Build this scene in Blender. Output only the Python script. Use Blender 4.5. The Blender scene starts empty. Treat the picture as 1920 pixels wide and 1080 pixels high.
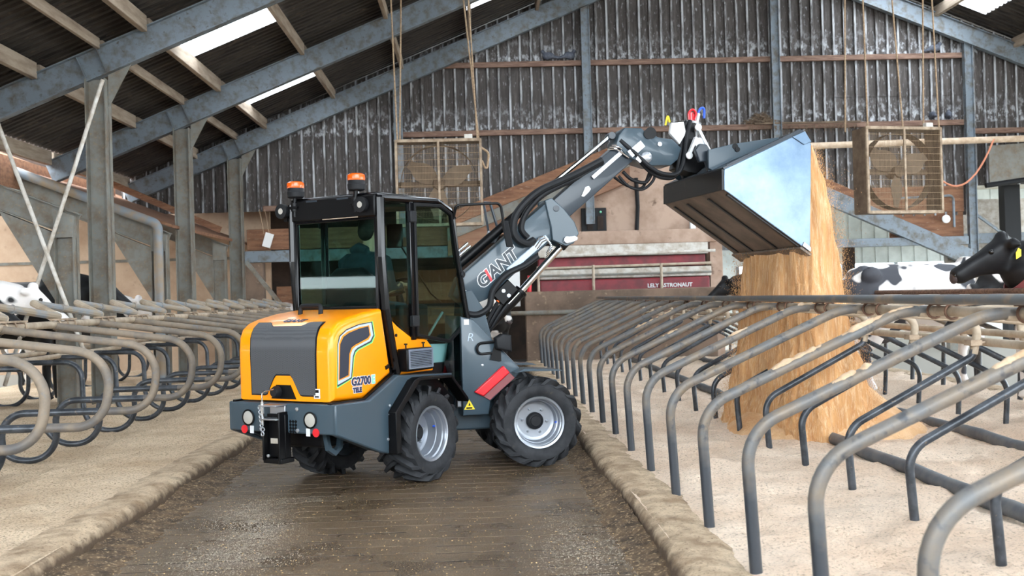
import bpy, bmesh, math, random
from mathutils import Matrix, Vector, noise
random.seed(7)
scene = bpy.context.scene
COL = scene.collection
# ------------------------------------------------------------------ camera
cam_d = bpy.data.cameras.new('camera'); cam = bpy.data.objects.new('camera', cam_d); COL.objects.link(cam)
cam_d.sensor_width = 36.0; cam_d.lens = 37.5; cam_d.clip_end = 400
Yc = Vector((-70, -17, 2000)).normalized()
_a = -.028
Zc = Vector((_a, 1, -(Yc.x * _a + Yc.y) / Yc.z)).normalized()
Xc = Yc.cross(Zc)
if Xc.x < 0: Xc = -Xc
cam.matrix_world = Matrix(((Xc.x, Xc.y, -Xc.z, 0), (Yc.x, Yc.y, -Yc.z, 0), (Zc.x, Zc.y, -Zc.z, 1.55), (0, 0, 0, 1)))
cam_d.dof.use_dof = True; cam_d.dof.focus_distance = 9.6; cam_d.dof.aperture_fstop = 3.2
scene.camera = cam
# ------------------------------------------------------------------ overcast daylight
w = bpy.data.worlds.new('overcast_sky'); scene.world = w; w.use_nodes = True
bg = w.node_tree.nodes['Background']; bg.inputs[0].default_value = (.86, .94, 1.0, 1); bg.inputs[1].default_value = 10.0
vs = scene.view_settings
vs.view_transform = 'Standard'; vs.look = 'None'; vs.gamma = 1.0; vs.use_curve_mapping = False; vs.exposure = .5
scene.cycles.use_denoising = True
scene.cycles.max_bounces = 8; scene.cycles.diffuse_bounces = 5; scene.cycles.transparent_max_bounces = 16
scene.cycles.sample_clamp_indirect = 8
# ------------------------------------------------------------------ materials
MATS = {}
def lin(c):
    return tuple(((v / 255) / 12.92 if v / 255 <= .04045 else ((v / 255 + .055) / 1.055) ** 2.4) for v in c[:3]) + (1,)
def mat(name, c, rough=.6, metal=0., c2=None, scale=8., detail=6., stretch=(1, 1, 1), bump=0., lo=.4, hi=.62, spec=None, coat=0., c3=None, scale3=40., lo3=.6, hi3=.7, rough2=None, bdist=.01, rot=(0, 0, 0), bscale=None, world=False):
    m = bpy.data.materials.new(name); m.use_nodes = True; nt = m.node_tree; N = nt.nodes; L = nt.links
    p = N['Principled BSDF']; p.inputs['Roughness'].default_value = rough; p.inputs['Metallic'].default_value = metal
    p.inputs['Base Color'].default_value = lin(c)
    if spec is not None: p.inputs['Specular IOR Level'].default_value = spec
    if coat: p.inputs['Coat Weight'].default_value = coat; p.inputs['Coat Roughness'].default_value = .06
    MATS[name] = m
    if c2 is None and not bump and c3 is None: return m
    tc = N.new('ShaderNodeTexCoord'); mp = N.new('ShaderNodeMapping'); mp.inputs['Scale'].default_value = stretch; mp.inputs['Rotation'].default_value = rot
    geo = N.new('ShaderNodeNewGeometry'); L.new(geo.outputs['Position'] if world else tc.outputs['Object'], mp.inputs[0])
    def nz(sc, dt):
        n = N.new('ShaderNodeTexNoise'); n.inputs['Scale'].default_value = sc; n.inputs['Detail'].default_value = dt
        n.inputs['Roughness'].default_value = .62; L.new(mp.outputs[0], n.inputs['Vector']); return n
    def rmp(src, a, b):
        r = N.new('ShaderNodeMapRange'); r.inputs[1].default_value = a; r.inputs[2].default_value = b; L.new(src, r.inputs[0]); return r.outputs[0]
    n1 = nz(scale, detail); col = None
    if c2 is not None:
        f = rmp(n1.outputs['Fac'], lo, hi)
        mx = N.new('ShaderNodeMix'); mx.data_type = 'RGBA'; L.new(f, mx.inputs[0]); mx.inputs[6].default_value = lin(c); mx.inputs[7].default_value = lin(c2)
        col = mx.outputs[2]
        if rough2 is not None:
            mr = N.new('ShaderNodeMix'); L.new(f, mr.inputs[0]); mr.inputs[2].default_value = rough; mr.inputs[3].default_value = rough2
            L.new(mr.outputs[0], p.inputs['Roughness'])
    if c3 is not None:
        n3 = nz(scale3, 4); f3 = rmp(n3.outputs['Fac'], lo3, hi3)
        mx = N.new('ShaderNodeMix'); mx.data_type = 'RGBA'; L.new(f3, mx.inputs[0])
        if col: L.new(col, mx.inputs[6])
        else: mx.inputs[6].default_value = lin(c)
        mx.inputs[7].default_value = lin(c3); col = mx.outputs[2]
    if col: L.new(col, p.inputs['Base Color'])
    if bump:
        nb = nz(bscale or scale * 4, 6); b = N.new('ShaderNodeBump'); b.inputs['Strength'].default_value = bump; b.inputs['Distance'].default_value = bdist
        L.new(nb.outputs['Fac'], b.inputs['Height']); L.new(b.outputs[0], p.inputs['Normal'])
    return m
def glassmat(name, tint, refl=1.0, rough=.02):
    m = bpy.data.materials.new(name); m.use_nodes = True; nt = m.node_tree; N = nt.nodes; L = nt.links
    N.remove(N['Principled BSDF']); out = N['Material Output']
    t = N.new('ShaderNodeBsdfTransparent'); t.inputs[0].default_value = lin(tint)
    g = N.new('ShaderNodeBsdfGlossy'); g.inputs['Roughness'].default_value = rough
    f = N.new('ShaderNodeLayerWeight'); f.inputs['Blend'].default_value = .5
    pw = N.new('ShaderNodeMath'); pw.operation = 'POWER'; pw.inputs[1].default_value = 3.5; L.new(f.outputs['Facing'], pw.inputs[0])
    mu = N.new('ShaderNodeMath'); mu.operation = 'MULTIPLY_ADD'; mu.inputs[1].default_value = .8; mu.inputs[2].default_value = .035 * refl; L.new(pw.outputs[0], mu.inputs[0]); mu.use_clamp = True
    mx = N.new('ShaderNodeMixShader'); L.new(mu.outputs[0], mx.inputs[0]); L.new(t.outputs[0], mx.inputs[1]); L.new(g.outputs[0], mx.inputs[2])
    L.new(mx.outputs[0], out.inputs[0]); MATS[name] = m; return m
def translucent(name, c):
    m = bpy.data.materials.new(name); m.use_nodes = True; nt = m.node_tree; N = nt.nodes; L = nt.links
    N.remove(N['Principled BSDF']); out = N['Material Output']
    t = N.new('ShaderNodeBsdfTranslucent'); t.inputs[0].default_value = lin(c)
    L.new(t.outputs[0], out.inputs[0]); MATS[name] = m; return m
# building
mat('roof_sheet', (62, 56, 51), .9, world=True, c2=(34, 30, 28), scale=3, stretch=(.5, 3, .5), bump=.25, c3=(96, 82, 72), scale3=9, lo3=.58, hi3=.75)
translucent('skylight', (250, 252, 255))
def corrugated():
    m = mat('corrugated', (60, 54, 51), .75, c2=(86, 80, 77), scale=3.0, stretch=(5, 5, .6), lo=.42, hi=.66, bump=.15)
    nt = m.node_tree; N = nt.nodes; L = nt.links; p = N['Principled BSDF']; src = p.inputs['Base Color'].links[0].from_socket
    tc = N.new('ShaderNodeTexCoord'); sp = N.new('ShaderNodeSeparateXYZ'); L.new(tc.outputs['Object'], sp.inputs[0])
    def mth(op, a, b=None, c=None):
        n = N.new('ShaderNodeMath'); n.operation = op
        for k, v in enumerate((a, b, c)):
            if v is None: continue
            if isinstance(v, (int, float)): n.inputs[k].default_value = v
            else: L.new(v, n.inputs[k])
        return n.outputs[0]
    def rng(v, a, b):
        n = N.new('ShaderNodeMapRange'); n.inputs[1].default_value = a; n.inputs[2].default_value = b; L.new(v, n.inputs[0]); return n.outputs[0]
    def nz(scale, st, det=6):
        mp = N.new('ShaderNodeMapping'); mp.inputs['Scale'].default_value = st; L.new(tc.outputs['Object'], mp.inputs[0])
        n = N.new('ShaderNodeTexNoise'); n.inputs['Scale'].default_value = scale; n.inputs['Detail'].default_value = det; n.inputs['Roughness'].default_value = .65; L.new(mp.outputs[0], n.inputs['Vector']); return n.outputs['Fac']
    fr = mth('FRACT', mth('MULTIPLY', mth('ADD', sp.outputs['X'], 8.2), 1 / .26))
    rib = mth('SUBTRACT', 1.0, rng(mth('ABSOLUTE', mth('SUBTRACT', fr, .28)), .05, .12))       # pale, scuffed rib crowns
    f1 = mth('MULTIPLY', rib, rng(nz(3.0, (3, 3, .5)), .4, .6))
    dr = None
    for zg in (5.42, 7.03):                                                                     # droppings above the girts
        d = mth('SUBTRACT', sp.outputs['Z'], zg); q = mth('MULTIPLY', rng(d, 0, .05), mth('SUBTRACT', 1.0, rng(d, .15, .75))); dr = q if dr is None else mth('MAXIMUM', dr, q)
    f2 = mth('MULTIPLY', dr, rng(nz(4.0, (2, 2, 1.2)), .5, .62))
    f3 = mth('MULTIPLY', rng(nz(9.0, (2, 2, .6)), .58, .7), .7)
    f = mth('MAXIMUM', mth('MULTIPLY', f1, .75), mth('MAXIMUM', mth('MULTIPLY', f2, .85), f3))
    mx = N.new('ShaderNodeMix'); mx.data_type = 'RGBA'; L.new(f, mx.inputs[0]); L.new(src, mx.inputs[6]); mx.inputs[7].default_value = lin((200, 202, 206)); L.new(mx.outputs[2], p.inputs['Base Color'])
corrugated()
mat('steel_grey', (120, 130, 139), .55, c2=(98, 94, 88), scale=5, lo=.46, hi=.66, bump=.15, metal=.15, c3=(84, 76, 66), scale3=14, lo3=.6, hi3=.72)
mat('steel_dirty', (122, 122, 116), .7, c2=(108, 94, 78), scale=4, lo=.42, hi=.66, bump=.2, c3=(136, 120, 98), scale3=22, lo3=.58, hi3=.68)
mat('timber', (168, 152, 134), .85, world=True, c2=(126, 108, 92), scale=3, stretch=(4, .5, 4), bump=.25, lo=.4, hi=.7)
mat('timber_x', (128, 92, 72), .85, c2=(150, 116, 92), scale=3, stretch=(.5, 4, 4), bump=.25, lo=.4, hi=.7)
mat('timber_brown', (138, 98, 72), .85, c2=(110, 74, 54), scale=3, stretch=(.6, 3, 5), bump=.2, c3=(160, 132, 108), scale3=12)
mat('girt', (132, 104, 88), .75, c2=(96, 70, 58), scale=8, stretch=(.4, 4, 4), bump=.2)
mat('tan_wall', (205, 178, 152), .85, c2=(176, 146, 120), scale=1.2, lo=.35, hi=.7, bump=.1, c3=(150, 124, 104), scale3=5, lo3=.6, hi3=.8)
mat('pale_wall', (186, 160, 142), .85, c2=(150, 122, 104), scale=1.4, lo=.4, hi=.66, c3=(92, 70, 58), scale3=3, lo3=.62, hi3=.72)
mat('white_panel', (206, 214, 212), .6, c2=(184, 192, 190), scale=2)
mat('concrete_wall', (128, 106, 90), .85, c2=(98, 82, 70), scale=2, bump=.3, c3=(150, 128, 108), scale3=8)
mat('dark_room', (60, 46, 38), .9, c2=(36, 28, 24), scale=2)
mat('red_dark', (128, 26, 38), .5, c2=(100, 22, 30), scale=4)
mat('white_paint', (230, 230, 228), .5)
mat('off_white', (204, 200, 192), .6, c2=(168, 156, 140), scale=6)
mat('rope', (176, 150, 122), .9, c2=(140, 116, 92), scale=30)
mat('dusty_metal', (176, 156, 134), .8, c2=(136, 116, 96), scale=8, bump=.15)
mat('fan_brown', (112, 94, 76), .85, c2=(88, 72, 58), scale=6, bump=.2)
mat('fan_blade', (128, 110, 92), .85, c2=(112, 96, 80), scale=5)
mat('wire', (150, 126, 100), .8)
mat('pvc', (214, 192, 168), .6, c2=(186, 160, 134), scale=5)
mat('pvc_grey', (118, 126, 134), .5, c2=(140, 122, 100), scale=3)
mat('orange_cable', (206, 134, 104), .7)
# ground
mat('slat', (102, 84, 65), .5, c2=(76, 62, 48), scale=1.5, lo=.38, hi=.62, bump=.7, bdist=.012, bscale=70, c3=(160, 138, 106), scale3=100, lo3=.54, hi3=.66, rough2=.22, world=True)
mat('slot_dirt', (44, 36, 29), .85, c2=(28, 23, 19), scale=20, bump=.5)
mat('bedding', (226, 202, 172), .95, c2=(200, 172, 140), scale=1.6, lo=.38, hi=.66, bump=1., bdist=.025, bscale=42, c3=(140, 116, 90), scale3=55, lo3=.5, hi3=.68)
mat('bedding_r', (238, 216, 194), .95, c2=(222, 194, 168), scale=1.3, lo=.38, hi=.64, bump=1., bdist=.025, bscale=42, c3=(152, 130, 108), scale3=50, lo3=.53, hi3=.72)
mat('kerb', (212, 188, 158), .92, c2=(158, 132, 104), scale=4, lo=.4, hi=.66, bump=1., bdist=.025, bscale=40, c3=(112, 92, 72), scale3=60, lo3=.55, hi3=.7)
mat('dirt', (112, 90, 66), .9, c2=(66, 52, 38), scale=7, bump=1., bdist=.03, c3=(176, 150, 116), scale3=40, lo3=.55, hi3=.66)
mat('sawdust', (216, 166, 112), .95, c2=(178, 122, 74), scale=4.5, stretch=(5, 5, .45), lo=.34, hi=.66, bump=.8, bdist=.02, bscale=14, c3=(230, 196, 154), scale3=9, lo3=.46, hi3=.7)
mat('sawdust_chip', (216, 172, 122), .95, c2=(190, 140, 90), scale=3)
mat('sawdust_heap', (204, 152, 102), .95, c2=(222, 184, 142), scale=1.6, lo=.4, hi=.62, bump=.9, bdist=.02, bscale=40)
mat('sawdust_pale', (200, 174, 146), .95, c2=(184, 152, 120), scale=5, bump=.9, bdist=.02)
mat('highlight_flake', (226, 214, 196), .9)  # pale flake colour that imitates the wet floor's bright highlights
mat('straw', (206, 172, 120), .9)
mat('outside', (150, 145, 135), .9)
# tubes
mat('tube_r', (98, 98, 98), .5, world=True, c2=(122, 108, 92), scale=6, lo=.4, hi=.66, metal=.15, bump=.15, bscale=60, c3=(66, 68, 72), scale3=16, lo3=.56, hi3=.7)
mat('tube_l', (128, 114, 98), .62, world=True, c2=(102, 94, 86), scale=6, lo=.42, hi=.64, bump=.15, c3=(104, 106, 108), scale3=16, lo3=.6, hi3=.72)
mat('tube_dark', (46, 50, 56), .32, world=True, c2=(74, 78, 84), scale=8, metal=.3, c3=(120, 106, 90), scale3=24, lo3=.64, hi3=.72)
mat('rail_light', (178, 162, 142), .6, world=True, c2=(150, 133, 113), scale=6, bump=.1)
mat('rail_dark', (98, 100, 102), .45, c2=(136, 118, 98), scale=4, lo=.5, hi=.66, metal=.2)
mat('tube_blue', (116, 124, 132), .5, world=True, c2=(140, 126, 108), scale=6, lo=.36, hi=.56)
mat('rust', (112, 82, 64), .8, c2=(84, 60, 48), scale=20)
mat('black_pipe', (72, 78, 86), .5, c2=(96, 98, 100), scale=6)
# machine
mat('orange', (253, 148, 0), .3, coat=.2, spec=.35)
mat('orange_deep', (238, 140, 8), .3)
mat('paint_grey', (56, 71, 81), .32, coat=.2, spec=.35)
mat('paint_bucket', (96, 118, 140), .3, metal=.5, c2=(128, 150, 172), scale=3, stretch=(1, 1, 1), lo=.35, hi=.7, coat=.3)
mat('bucket_under', (124, 108, 96), .6, c2=(98, 86, 76), scale=3, metal=.1)
mat('bucket_dark', (16, 16, 18), .45, c2=(60, 50, 42), scale=8, lo=.6, hi=.75)
mat('black', (9, 9, 11), .4, spec=.2)
mat('black_gloss', (8, 8, 11), .15, spec=.3)
mat('black_plastic', (24, 25, 28), .55, spec=.25)
mat('boom_dark', (42, 50, 58), .34, coat=.15, spec=.35)
mat('rubber', (46, 47, 50), .7, c2=(32, 33, 36), scale=10, bump=.15, spec=.3, c3=(92, 82, 68), scale3=7, lo3=.66, hi3=.84)
mat('rim', (158, 163, 171), .34, metal=.7)
mat('chrome', (225, 228, 232), .12, metal=1.)
mat('zinc', (176, 180, 186), .32, metal=.8)
mat('red', (206, 26, 38), .3, coat=.3)
mat('red_dull', (132, 70, 72), .5)
mat('white', (216, 217, 218), .4)
mat('yellow', (236, 206, 30), .4)
mat('green', (112, 222, 120), .5)
mat('mint', (140, 226, 186), .5)
mat('blue', (40, 86, 200), .4)
mat('navy', (38, 42, 74), .5)
mat('lens', (170, 166, 158), .3)
mat('amber', (238, 92, 4), .25, coat=.2)
mat('louvre', (112, 120, 134), .4)
mat('vent_dark', (44, 48, 60), .35, spec=.3)
mat('teal_panel', (104, 146, 146), .35)
mat('perforated', (62, 64, 68), .5, bump=.0)
mat('lightblue_grey', (176, 190, 206), .4)
glassmat('tinted_glass', (206, 228, 222), .6)
glassmat('door_glass', (206, 228, 222), 1.0)
glassmat('dark_glass', (120, 144, 140), 1.4)
glassmat('clear_pane', (235, 242, 245), .8)
# people, animals
mat('skin', (206, 160, 134), .55)
mat('hair', (52, 40, 34), .7, c2=(34, 26, 22), scale=40)
mat('hoodie', (36, 52, 62), .85, c2=(28, 42, 50), scale=12, bump=.1)
mat('jeans', (34, 84, 104), .8, c2=(28, 66, 84), scale=20)
mat('cow_black', (13, 13, 16), .5, c2=(20, 19, 21), scale=6, bump=.1, spec=.3)
mat('cow_pied', (18, 18, 21), .6, c2=(236, 230, 226), scale=1.7, detail=2., lo=.47, hi=.49)
mat('cow_white', (236, 230, 226), .65, c2=(62, 63, 70), scale=2.1, detail=2., lo=.53, hi=.55)
mat('cow_cream', (216, 192, 172), .7, c2=(54, 46, 42), scale=1.5, detail=2., lo=.55, hi=.57)
mat('cow_pink', (226, 204, 194), .7, c2=(36, 34, 36), scale=1.2, detail=2., lo=.55, hi=.58)
mat('nose', (62, 52, 52), .4)
mat('eye', (10, 8, 8), .08)
mat('pigeon', (62, 66, 78), .7, c2=(90, 94, 104), scale=20)
mat('hoof', (60, 52, 44), .6)
mat('fabric_grey', (140, 136, 130), .9)
# ------------------------------------------------------------------ mesh helpers
class B:
    def __init__(s): s.v = []; s.f = []
    def add(s, vs, fs):
        o = len(s.v); s.v += [tuple(v) for v in vs]; s.f += [tuple(i + o for i in f) for f in fs]; return s
    def box(s, a, b):
        x0, y0, z0 = a; x1, y1, z1 = b
        return s.add([(x0, y0, z0), (x1, y0, z0), (x1, y1, z0), (x0, y1, z0), (x0, y0, z1), (x1, y0, z1), (x1, y1, z1), (x0, y1, z1)],
                     [(0, 3, 2, 1), (4, 5, 6, 7), (0, 1, 5, 4), (1, 2, 6, 5), (2, 3, 7, 6), (3, 0, 4, 7)])
    def obox(s, c, u, v, w):
        c, u, v, w = map(Vector, (c, u, v, w))
        p = [c + su * u + sv * v + sw * w for sw in (-1, 1) for su, sv in ((-1, -1), (1, -1), (1, 1), (-1, 1))]
        return s.add(p, [(0, 3, 2, 1), (4, 5, 6, 7), (0, 1, 5, 4), (1, 2, 6, 5), (2, 3, 7, 6), (3, 0, 4, 7)])
    def beam(s, p, q, wd, ht, up=(0, 0, 1)):
        p = Vector(p); q = Vector(q); d = (q - p); l = d.length; d.normalize(); up = Vector(up); sd = d.cross(up).normalized(); up = sd.cross(d)
        return s.obox((p + q) / 2, d * l / 2, sd * wd / 2, up * ht / 2)
    def prism(s, poly, fn, t0, t1):
        n = len(poly); vs = [fn(a, b, t0) for a, b in poly] + [fn(a, b, t1) for a, b in poly]
        fs = [tuple(range(n - 1, -1, -1)), tuple(range(n, 2 * n))] + [(i, (i + 1) % n, n + (i + 1) % n, n + i) for i in range(n)]
        return s.add(vs, fs)
    def loft(s, rings, cap=True, closed=True):
        n = len(rings[0]); vs = [p for r in rings for p in r]; fs = []
        for k in range(len(rings) - 1):
            for i in range(n if closed else n - 1):
                j = (i + 1) % n; fs.append((k * n + i, k * n + j, (k + 1) * n + j, (k + 1) * n + i))
        if cap: fs.append(tuple(range(n - 1, -1, -1))); fs.append(tuple(range((len(rings) - 1) * n, len(rings) * n)))
        return s.add(vs, fs)
    def tube(s, path, r, n=10, cap=True):
        P = [Vector(p) for p in path]; m = len(P); R = r if isinstance(r, (list, tuple)) else [r] * m
        T = [(P[min(i + 1, m - 1)] - P[max(i - 1, 0)]).normalized() for i in range(m)]
        u = T[0].orthogonal().normalized(); rings = []
        for i in range(m):
            u = (u - T[i] * u.dot(T[i]))
            u = u.normalized() if u.length > 1e-6 else T[i].orthogonal().normalized()
            v = T[i].cross(u)
            rings.append([P[i] + (u * math.cos(2 * math.pi * k / n) + v * math.sin(2 * math.pi * k / n)) * R[i] for k in range(n)])
        return s.loft(rings, cap)
    def lathe(s, prof, o, ax, n=24, cap=True):
        o = Vector(o); ax = Vector(ax).normalized(); u = ax.orthogonal().normalized(); v = ax.cross(u)
        return s.loft([[o + ax * h + (u * math.cos(2 * math.pi * k / n) + v * math.sin(2 * math.pi * k / n)) * max(r, 1e-4) for k in range(n)] for r, h in prof], cap)
    def cyl(s, p, q, r, n=14): return s.tube([p, q], r, n)
    def ell(s, c, rx, ry, rz, n=12, m=8):
        c = Vector(c); rings = []
        for i in range(m + 1):
            t = math.pi * i / m; sr = max(math.sin(t), 1e-3)
            rings.append([c + Vector((rx * sr * math.cos(2 * math.pi * k / n), ry * sr * math.sin(2 * math.pi * k / n), rz * -math.cos(t))) for k in range(n)])
        return s.loft(rings)
    def mesh(s, name='m', angle=35):
        me = bpy.data.meshes.new(name); me.from_pydata(s.v, [], s.f); me.validate(); me.update()
        bm = bmesh.new(); bm.from_mesh(me); bmesh.ops.recalc_face_normals(bm, faces=bm.faces); bm.to_mesh(me); bm.free()
        me.shade_smooth(); me.set_sharp_from_angle(angle=math.radians(angle)); return me
def link(name, me, m, parent=None, M=None):
    if m and not me.materials: me.materials.append(MATS[m])
    o = bpy.data.objects.new(name, me); COL.objects.link(o)
    if parent is not None: o.parent = parent
    if M is not None: o.matrix_basis = M
    return o
def obj(name, b, m, parent=None, M=None, bevel=0, angle=35, label=None):
    o = link(name, b.mesh(name, angle), m, parent, M)
    if bevel:
        md = o.modifiers.new('bevel', 'BEVEL'); md.width = bevel; md.segments = 2; md.limit_method = 'ANGLE'; md.angle_limit = math.radians(40)
    if label: o['label'] = label
    return o
def tag(o, label, cat=None, group=None, kind=None):
    if label: o['label'] = label
    if cat: o['category'] = cat
    if group: o['group'] = group
    if kind: o['kind'] = kind
    return o
def empty(name, loc, label=None, cat=None, group=None, kind=None, rz=0):
    o = bpy.data.objects.new(name, None); COL.objects.link(o); o.location = loc; o.rotation_euler = (0, 0, rz); o.empty_display_size = .1
    return tag(o, label, cat, group, kind)
def fillet(pts, n=6):
    """pts: (vector, radius) corners -> smooth path"""
    P = [Vector(p[0]) for p in pts]; out = [P[0]]
    for i in range(1, len(P) - 1):
        r = pts[i][1]; a = (P[i - 1] - P[i]).normalized(); b = (P[i + 1] - P[i]).normalized()
        ang = a.angle(b); d = r / math.tan(ang / 2) if ang > 1e-3 else 0
        d = min(d, (P[i - 1] - P[i]).length * .49, (P[i + 1] - P[i]).length * .49); r2 = d * math.tan(ang / 2)
        bis = (a + b).normalized(); c = P[i] + bis * (r2 / math.sin(ang / 2)); s = P[i] + a * d; e = P[i] + b * d
        u = s - c; v = e - c; w_ = u.angle(v) if r2 > 1e-6 else 0
        for k in range(n + 1):
            t = k / n
            if w_ < 1e-4: out.append(s.lerp(e, t)); continue
            out.append(c + (u * math.sin((1 - t) * w_) + v * math.sin(t * w_)) / math.sin(w_))
    out.append(P[-1]); return out
def offset_poly(poly, d):
    n = len(poly); ar = sum(poly[i][0] * poly[(i + 1) % n][1] - poly[(i + 1) % n][0] * poly[i][1] for i in range(n)); sg = 1 if ar > 0 else -1
    out = []
    for i in range(n):
        p0 = Vector(poly[i - 1]); p1 = Vector(poly[i]); p2 = Vector(poly[(i + 1) % n])
        e1 = (p1 - p0).normalized(); e2 = (p2 - p1).normalized()
        n1 = Vector((-e1.y, e1.x)) * sg; n2 = Vector((-e2.y, e2.x)) * sg
        k = 1 + n1.dot(n2); q = p1 + (n1 + n2) * (d / max(k, .3)); out.append((q.x, q.y))
    return out
def rprism(poly, fn, t0, t1, r, seg=4):
    """extrusion with rounded rims"""
    st = []
    for k in range(seg + 1):
        a = math.pi / 2 * k / seg; st.append((r * (1 - math.sin(a)), r * (1 - math.cos(a))))
    rings = [[fn(a, b, t0 + dt) for a, b in offset_poly(poly, ins)] for ins, dt in st]
    rings += [[fn(a, b, t1 - dt) for a, b in offset_poly(poly, ins)] for ins, dt in reversed(st)]
    return B().loft(rings)
XZ = lambda a, b, t: (a, t, b)
YZ = lambda a, b, t: (t, a, b)
XY = lambda a, b, t: (a, b, t)
def text_mesh(txt, size, extrude=.001, offset=0., shear=0., align='LEFT', spacing=1.):
    c = bpy.data.curves.new('t', 'FONT'); c.body = txt; c.size = size; c.extrude = extrude; c.offset = offset; c.shear = shear; c.align_x = align; c.space_character = spacing
    c.resolution_u = 3
    o = bpy.data.objects.new('t', c); COL.objects.link(o); dg = bpy.context.evaluated_depsgraph_get(); dg.update()
    me = bpy.data.meshes.new_from_object(o.evaluated_get(dg)); me.materials.clear(); bpy.data.objects.remove(o); return me
def voxel(b, size, smooth=4, fac=.5):
    me = b.mesh('v'); o = bpy.data.objects.new('v', me); COL.objects.link(o)
    r = o.modifiers.new('r', 'REMESH'); r.mode = 'VOXEL'; r.voxel_size = size
    s_ = o.modifiers.new('s', 'SMOOTH'); s_.iterations = smooth; s_.factor = fac
    dg = bpy.context.evaluated_depsgraph_get(); dg.update(); out = bpy.data.meshes.new_from_object(o.evaluated_get(dg)); bpy.data.objects.remove(o)
    out.materials.clear(); out.shade_smooth(); return out
ORD = ['nearest', 'second', 'third', 'fourth', 'fifth', 'sixth', 'seventh', 'eighth', 'ninth', 'tenth', 'eleventh', 'twelfth', 'thirteenth', 'fourteenth', 'fifteenth', 'sixteenth', 'seventeenth', 'eighteenth', 'nineteenth', 'twentieth']
def nzf(x, y, z=0): return noise.noise(Vector((x, y, z)))
# ================================================================== ground
def grid(x0, x1, y0, y1, dx, dy, zf, b=None):
    b = b or B(); nx = max(2, int((x1 - x0) / dx) + 1); ny = max(2, int((y1 - y0) / dy) + 1)
    vs = [];
    for j in range(ny):
        y = y0 + (y1 - y0) * j / (ny - 1)
        for i in range(nx):
            x = x0 + (x1 - x0) * i / (nx - 1); vs.append((x, y, zf(x, y)))
    fs = [(j * nx + i, j * nx + i + 1, (j + 1) * nx + i + 1, (j + 1) * nx + i) for j in range(ny - 1) for i in range(nx - 1)]
    return b.add(vs, fs)
tag(obj('ground_slab', B().box((-60, -60, -.3), (70, 60, -.06)), 'outside'), 'pale concrete ground under and around the barn', 'ground', kind='structure')
floor = tag(obj('floor', B().box((-2.75, -3, -.1), (1.3, 26, -.0022)), 'slot_dirt'), 'wet brown slatted concrete alley floor under the loader', 'floor', kind='structure')
pad = B().box((-.1083, -.0895, -.03), (.1083, .0895, 0)).mesh('floor_slat')
padB = B(); NR = 0
for r in range(112):
    y = 2.0 + r * .2
    for c in range(16):
        x = -2.45 + .217 * (c + .5); dz = random.uniform(-.001, .001); yy = y + (.03 if c // 5 % 2 else 0)
        if 5.5 <= y and NR < 288:
            o = link('floor_slat', pad, 'slat', floor); o.location = (x, yy, dz); NR += 1; o.scale = (1, 1.11 if random.random() < .3 else 1, 1)
        else: padB.box((x - .1083, yy - .0895, -.03), (x + .1083, yy + .0895, dz))
o = obj('slat_field', padB, 'slat', floor); o['kind'] = 'stuff'
def bedL(x, y):
    e = min(1, max(0, (-2.55 - x) / .4)); f = min(1, max(0, (x + 8.7) / .3))
    return .13 + e * f * (.03 * nzf(x * 1.3, y * 1.1, 3) + .026 * nzf(x * 4.5, y * 4.5, 1) + .016 * nzf(x * 14, y * 14, 2) - .05 * math.exp(-((x + 4.2) / .5) ** 2)) + .004 * nzf(x * 30, y * 30)
def bedR(x, y):
    e = min(1, max(0, (x - 1.15) / .4))
    return .13 + e * (.035 * nzf(x * 1.2, y * 1.3, 8) + .03 * nzf(x * 4, y * 4, 5) + .018 * nzf(x * 13, y * 13, 2) - .03 * math.exp(-((x - 3.3) / .15) ** 2)) + .004 * nzf(x * 30, y * 30)
bl = grid(-5.4, -2.5, 3.5, 24, .05, .06, bedL); grid(-8.75, -5.4, 6, 24, .15, .15, bedL, bl)
tag(obj('bedding_bed', bl, 'bedding', angle=80), 'tan sawdust bedding under the dividers left of the alley', 'bedding', kind='stuff')
br = grid(1.08, 4.8, 2.5, 23, .05, .055, bedR); grid(4.8, 6.95, 5, 23, .1, .1, bedR, br)
tag(obj('bedding_bed', br, 'bedding_r', angle=80), 'pale sawdust bedding under the dividers right of the alley', 'bedding', kind='stuff')
def kerb(name, x0, sgn, lab, ya, yb):
    prof = [(0, -.06), (-.005, .03), (.002, .08), (.02, .115), (.06, .138), (.13, .146), (.22, .143), (.32, .135), (.4, .10), (.4, -.06)]
    rings = []; y = ya
    while y <= yb:
        wv = .05 * nzf(y * .35, x0) + .02 * nzf(y * 1.7, x0)
        rings.append([(x0 + sgn * (u + (wv + .012 * nzf(y * 6, u * 20, 4)) * (1 if z > 0 else 0)), y, z + (.012 * nzf(y * 5, u * 9) if z > 0 else 0)) for u, z in prof]); y += .05
    return tag(obj(name, B().loft(rings), 'kerb', angle=80), lab, 'kerb', kind='structure')
kerb('trim_1', -2.45, -1, 'rounded sawdust-caked kerb on the left edge of the alley', 2.5, 24)
kerb('trim_2', 1.02, 1, 'rounded sawdust-caked kerb on the right edge of the alley', 2.5, 23)
kerb('trim_3', 7.2, -1, 'far kerb behind the right-hand double row of cubicles', 5, 23)
def dirt(x0, x1, lab, hi):
    w_ = x1 - x0
    def zf(x, y):
        u = (x - x0) / w_
        if hi < 0: u = 1 - u
        h = (1 - u) ** 1.6 * .07 + .05 * abs(nzf(x * 7, y * 7)) * (1 - u) + .03 * abs(nzf(x * 22, y * 22)) * (1 - u)
        return h * (.55 + .8 * abs(nzf(y * .8, x0))) - .012
    return tag(obj('manure_dirt', grid(x0, x1, 3.5, 23, .022, .03, zf), 'dirt', angle=60), lab, 'dirt', kind='stuff')
dirt(-2.47, -2.0, 'crumbly brown dirt along the left kerb', 1)
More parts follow.
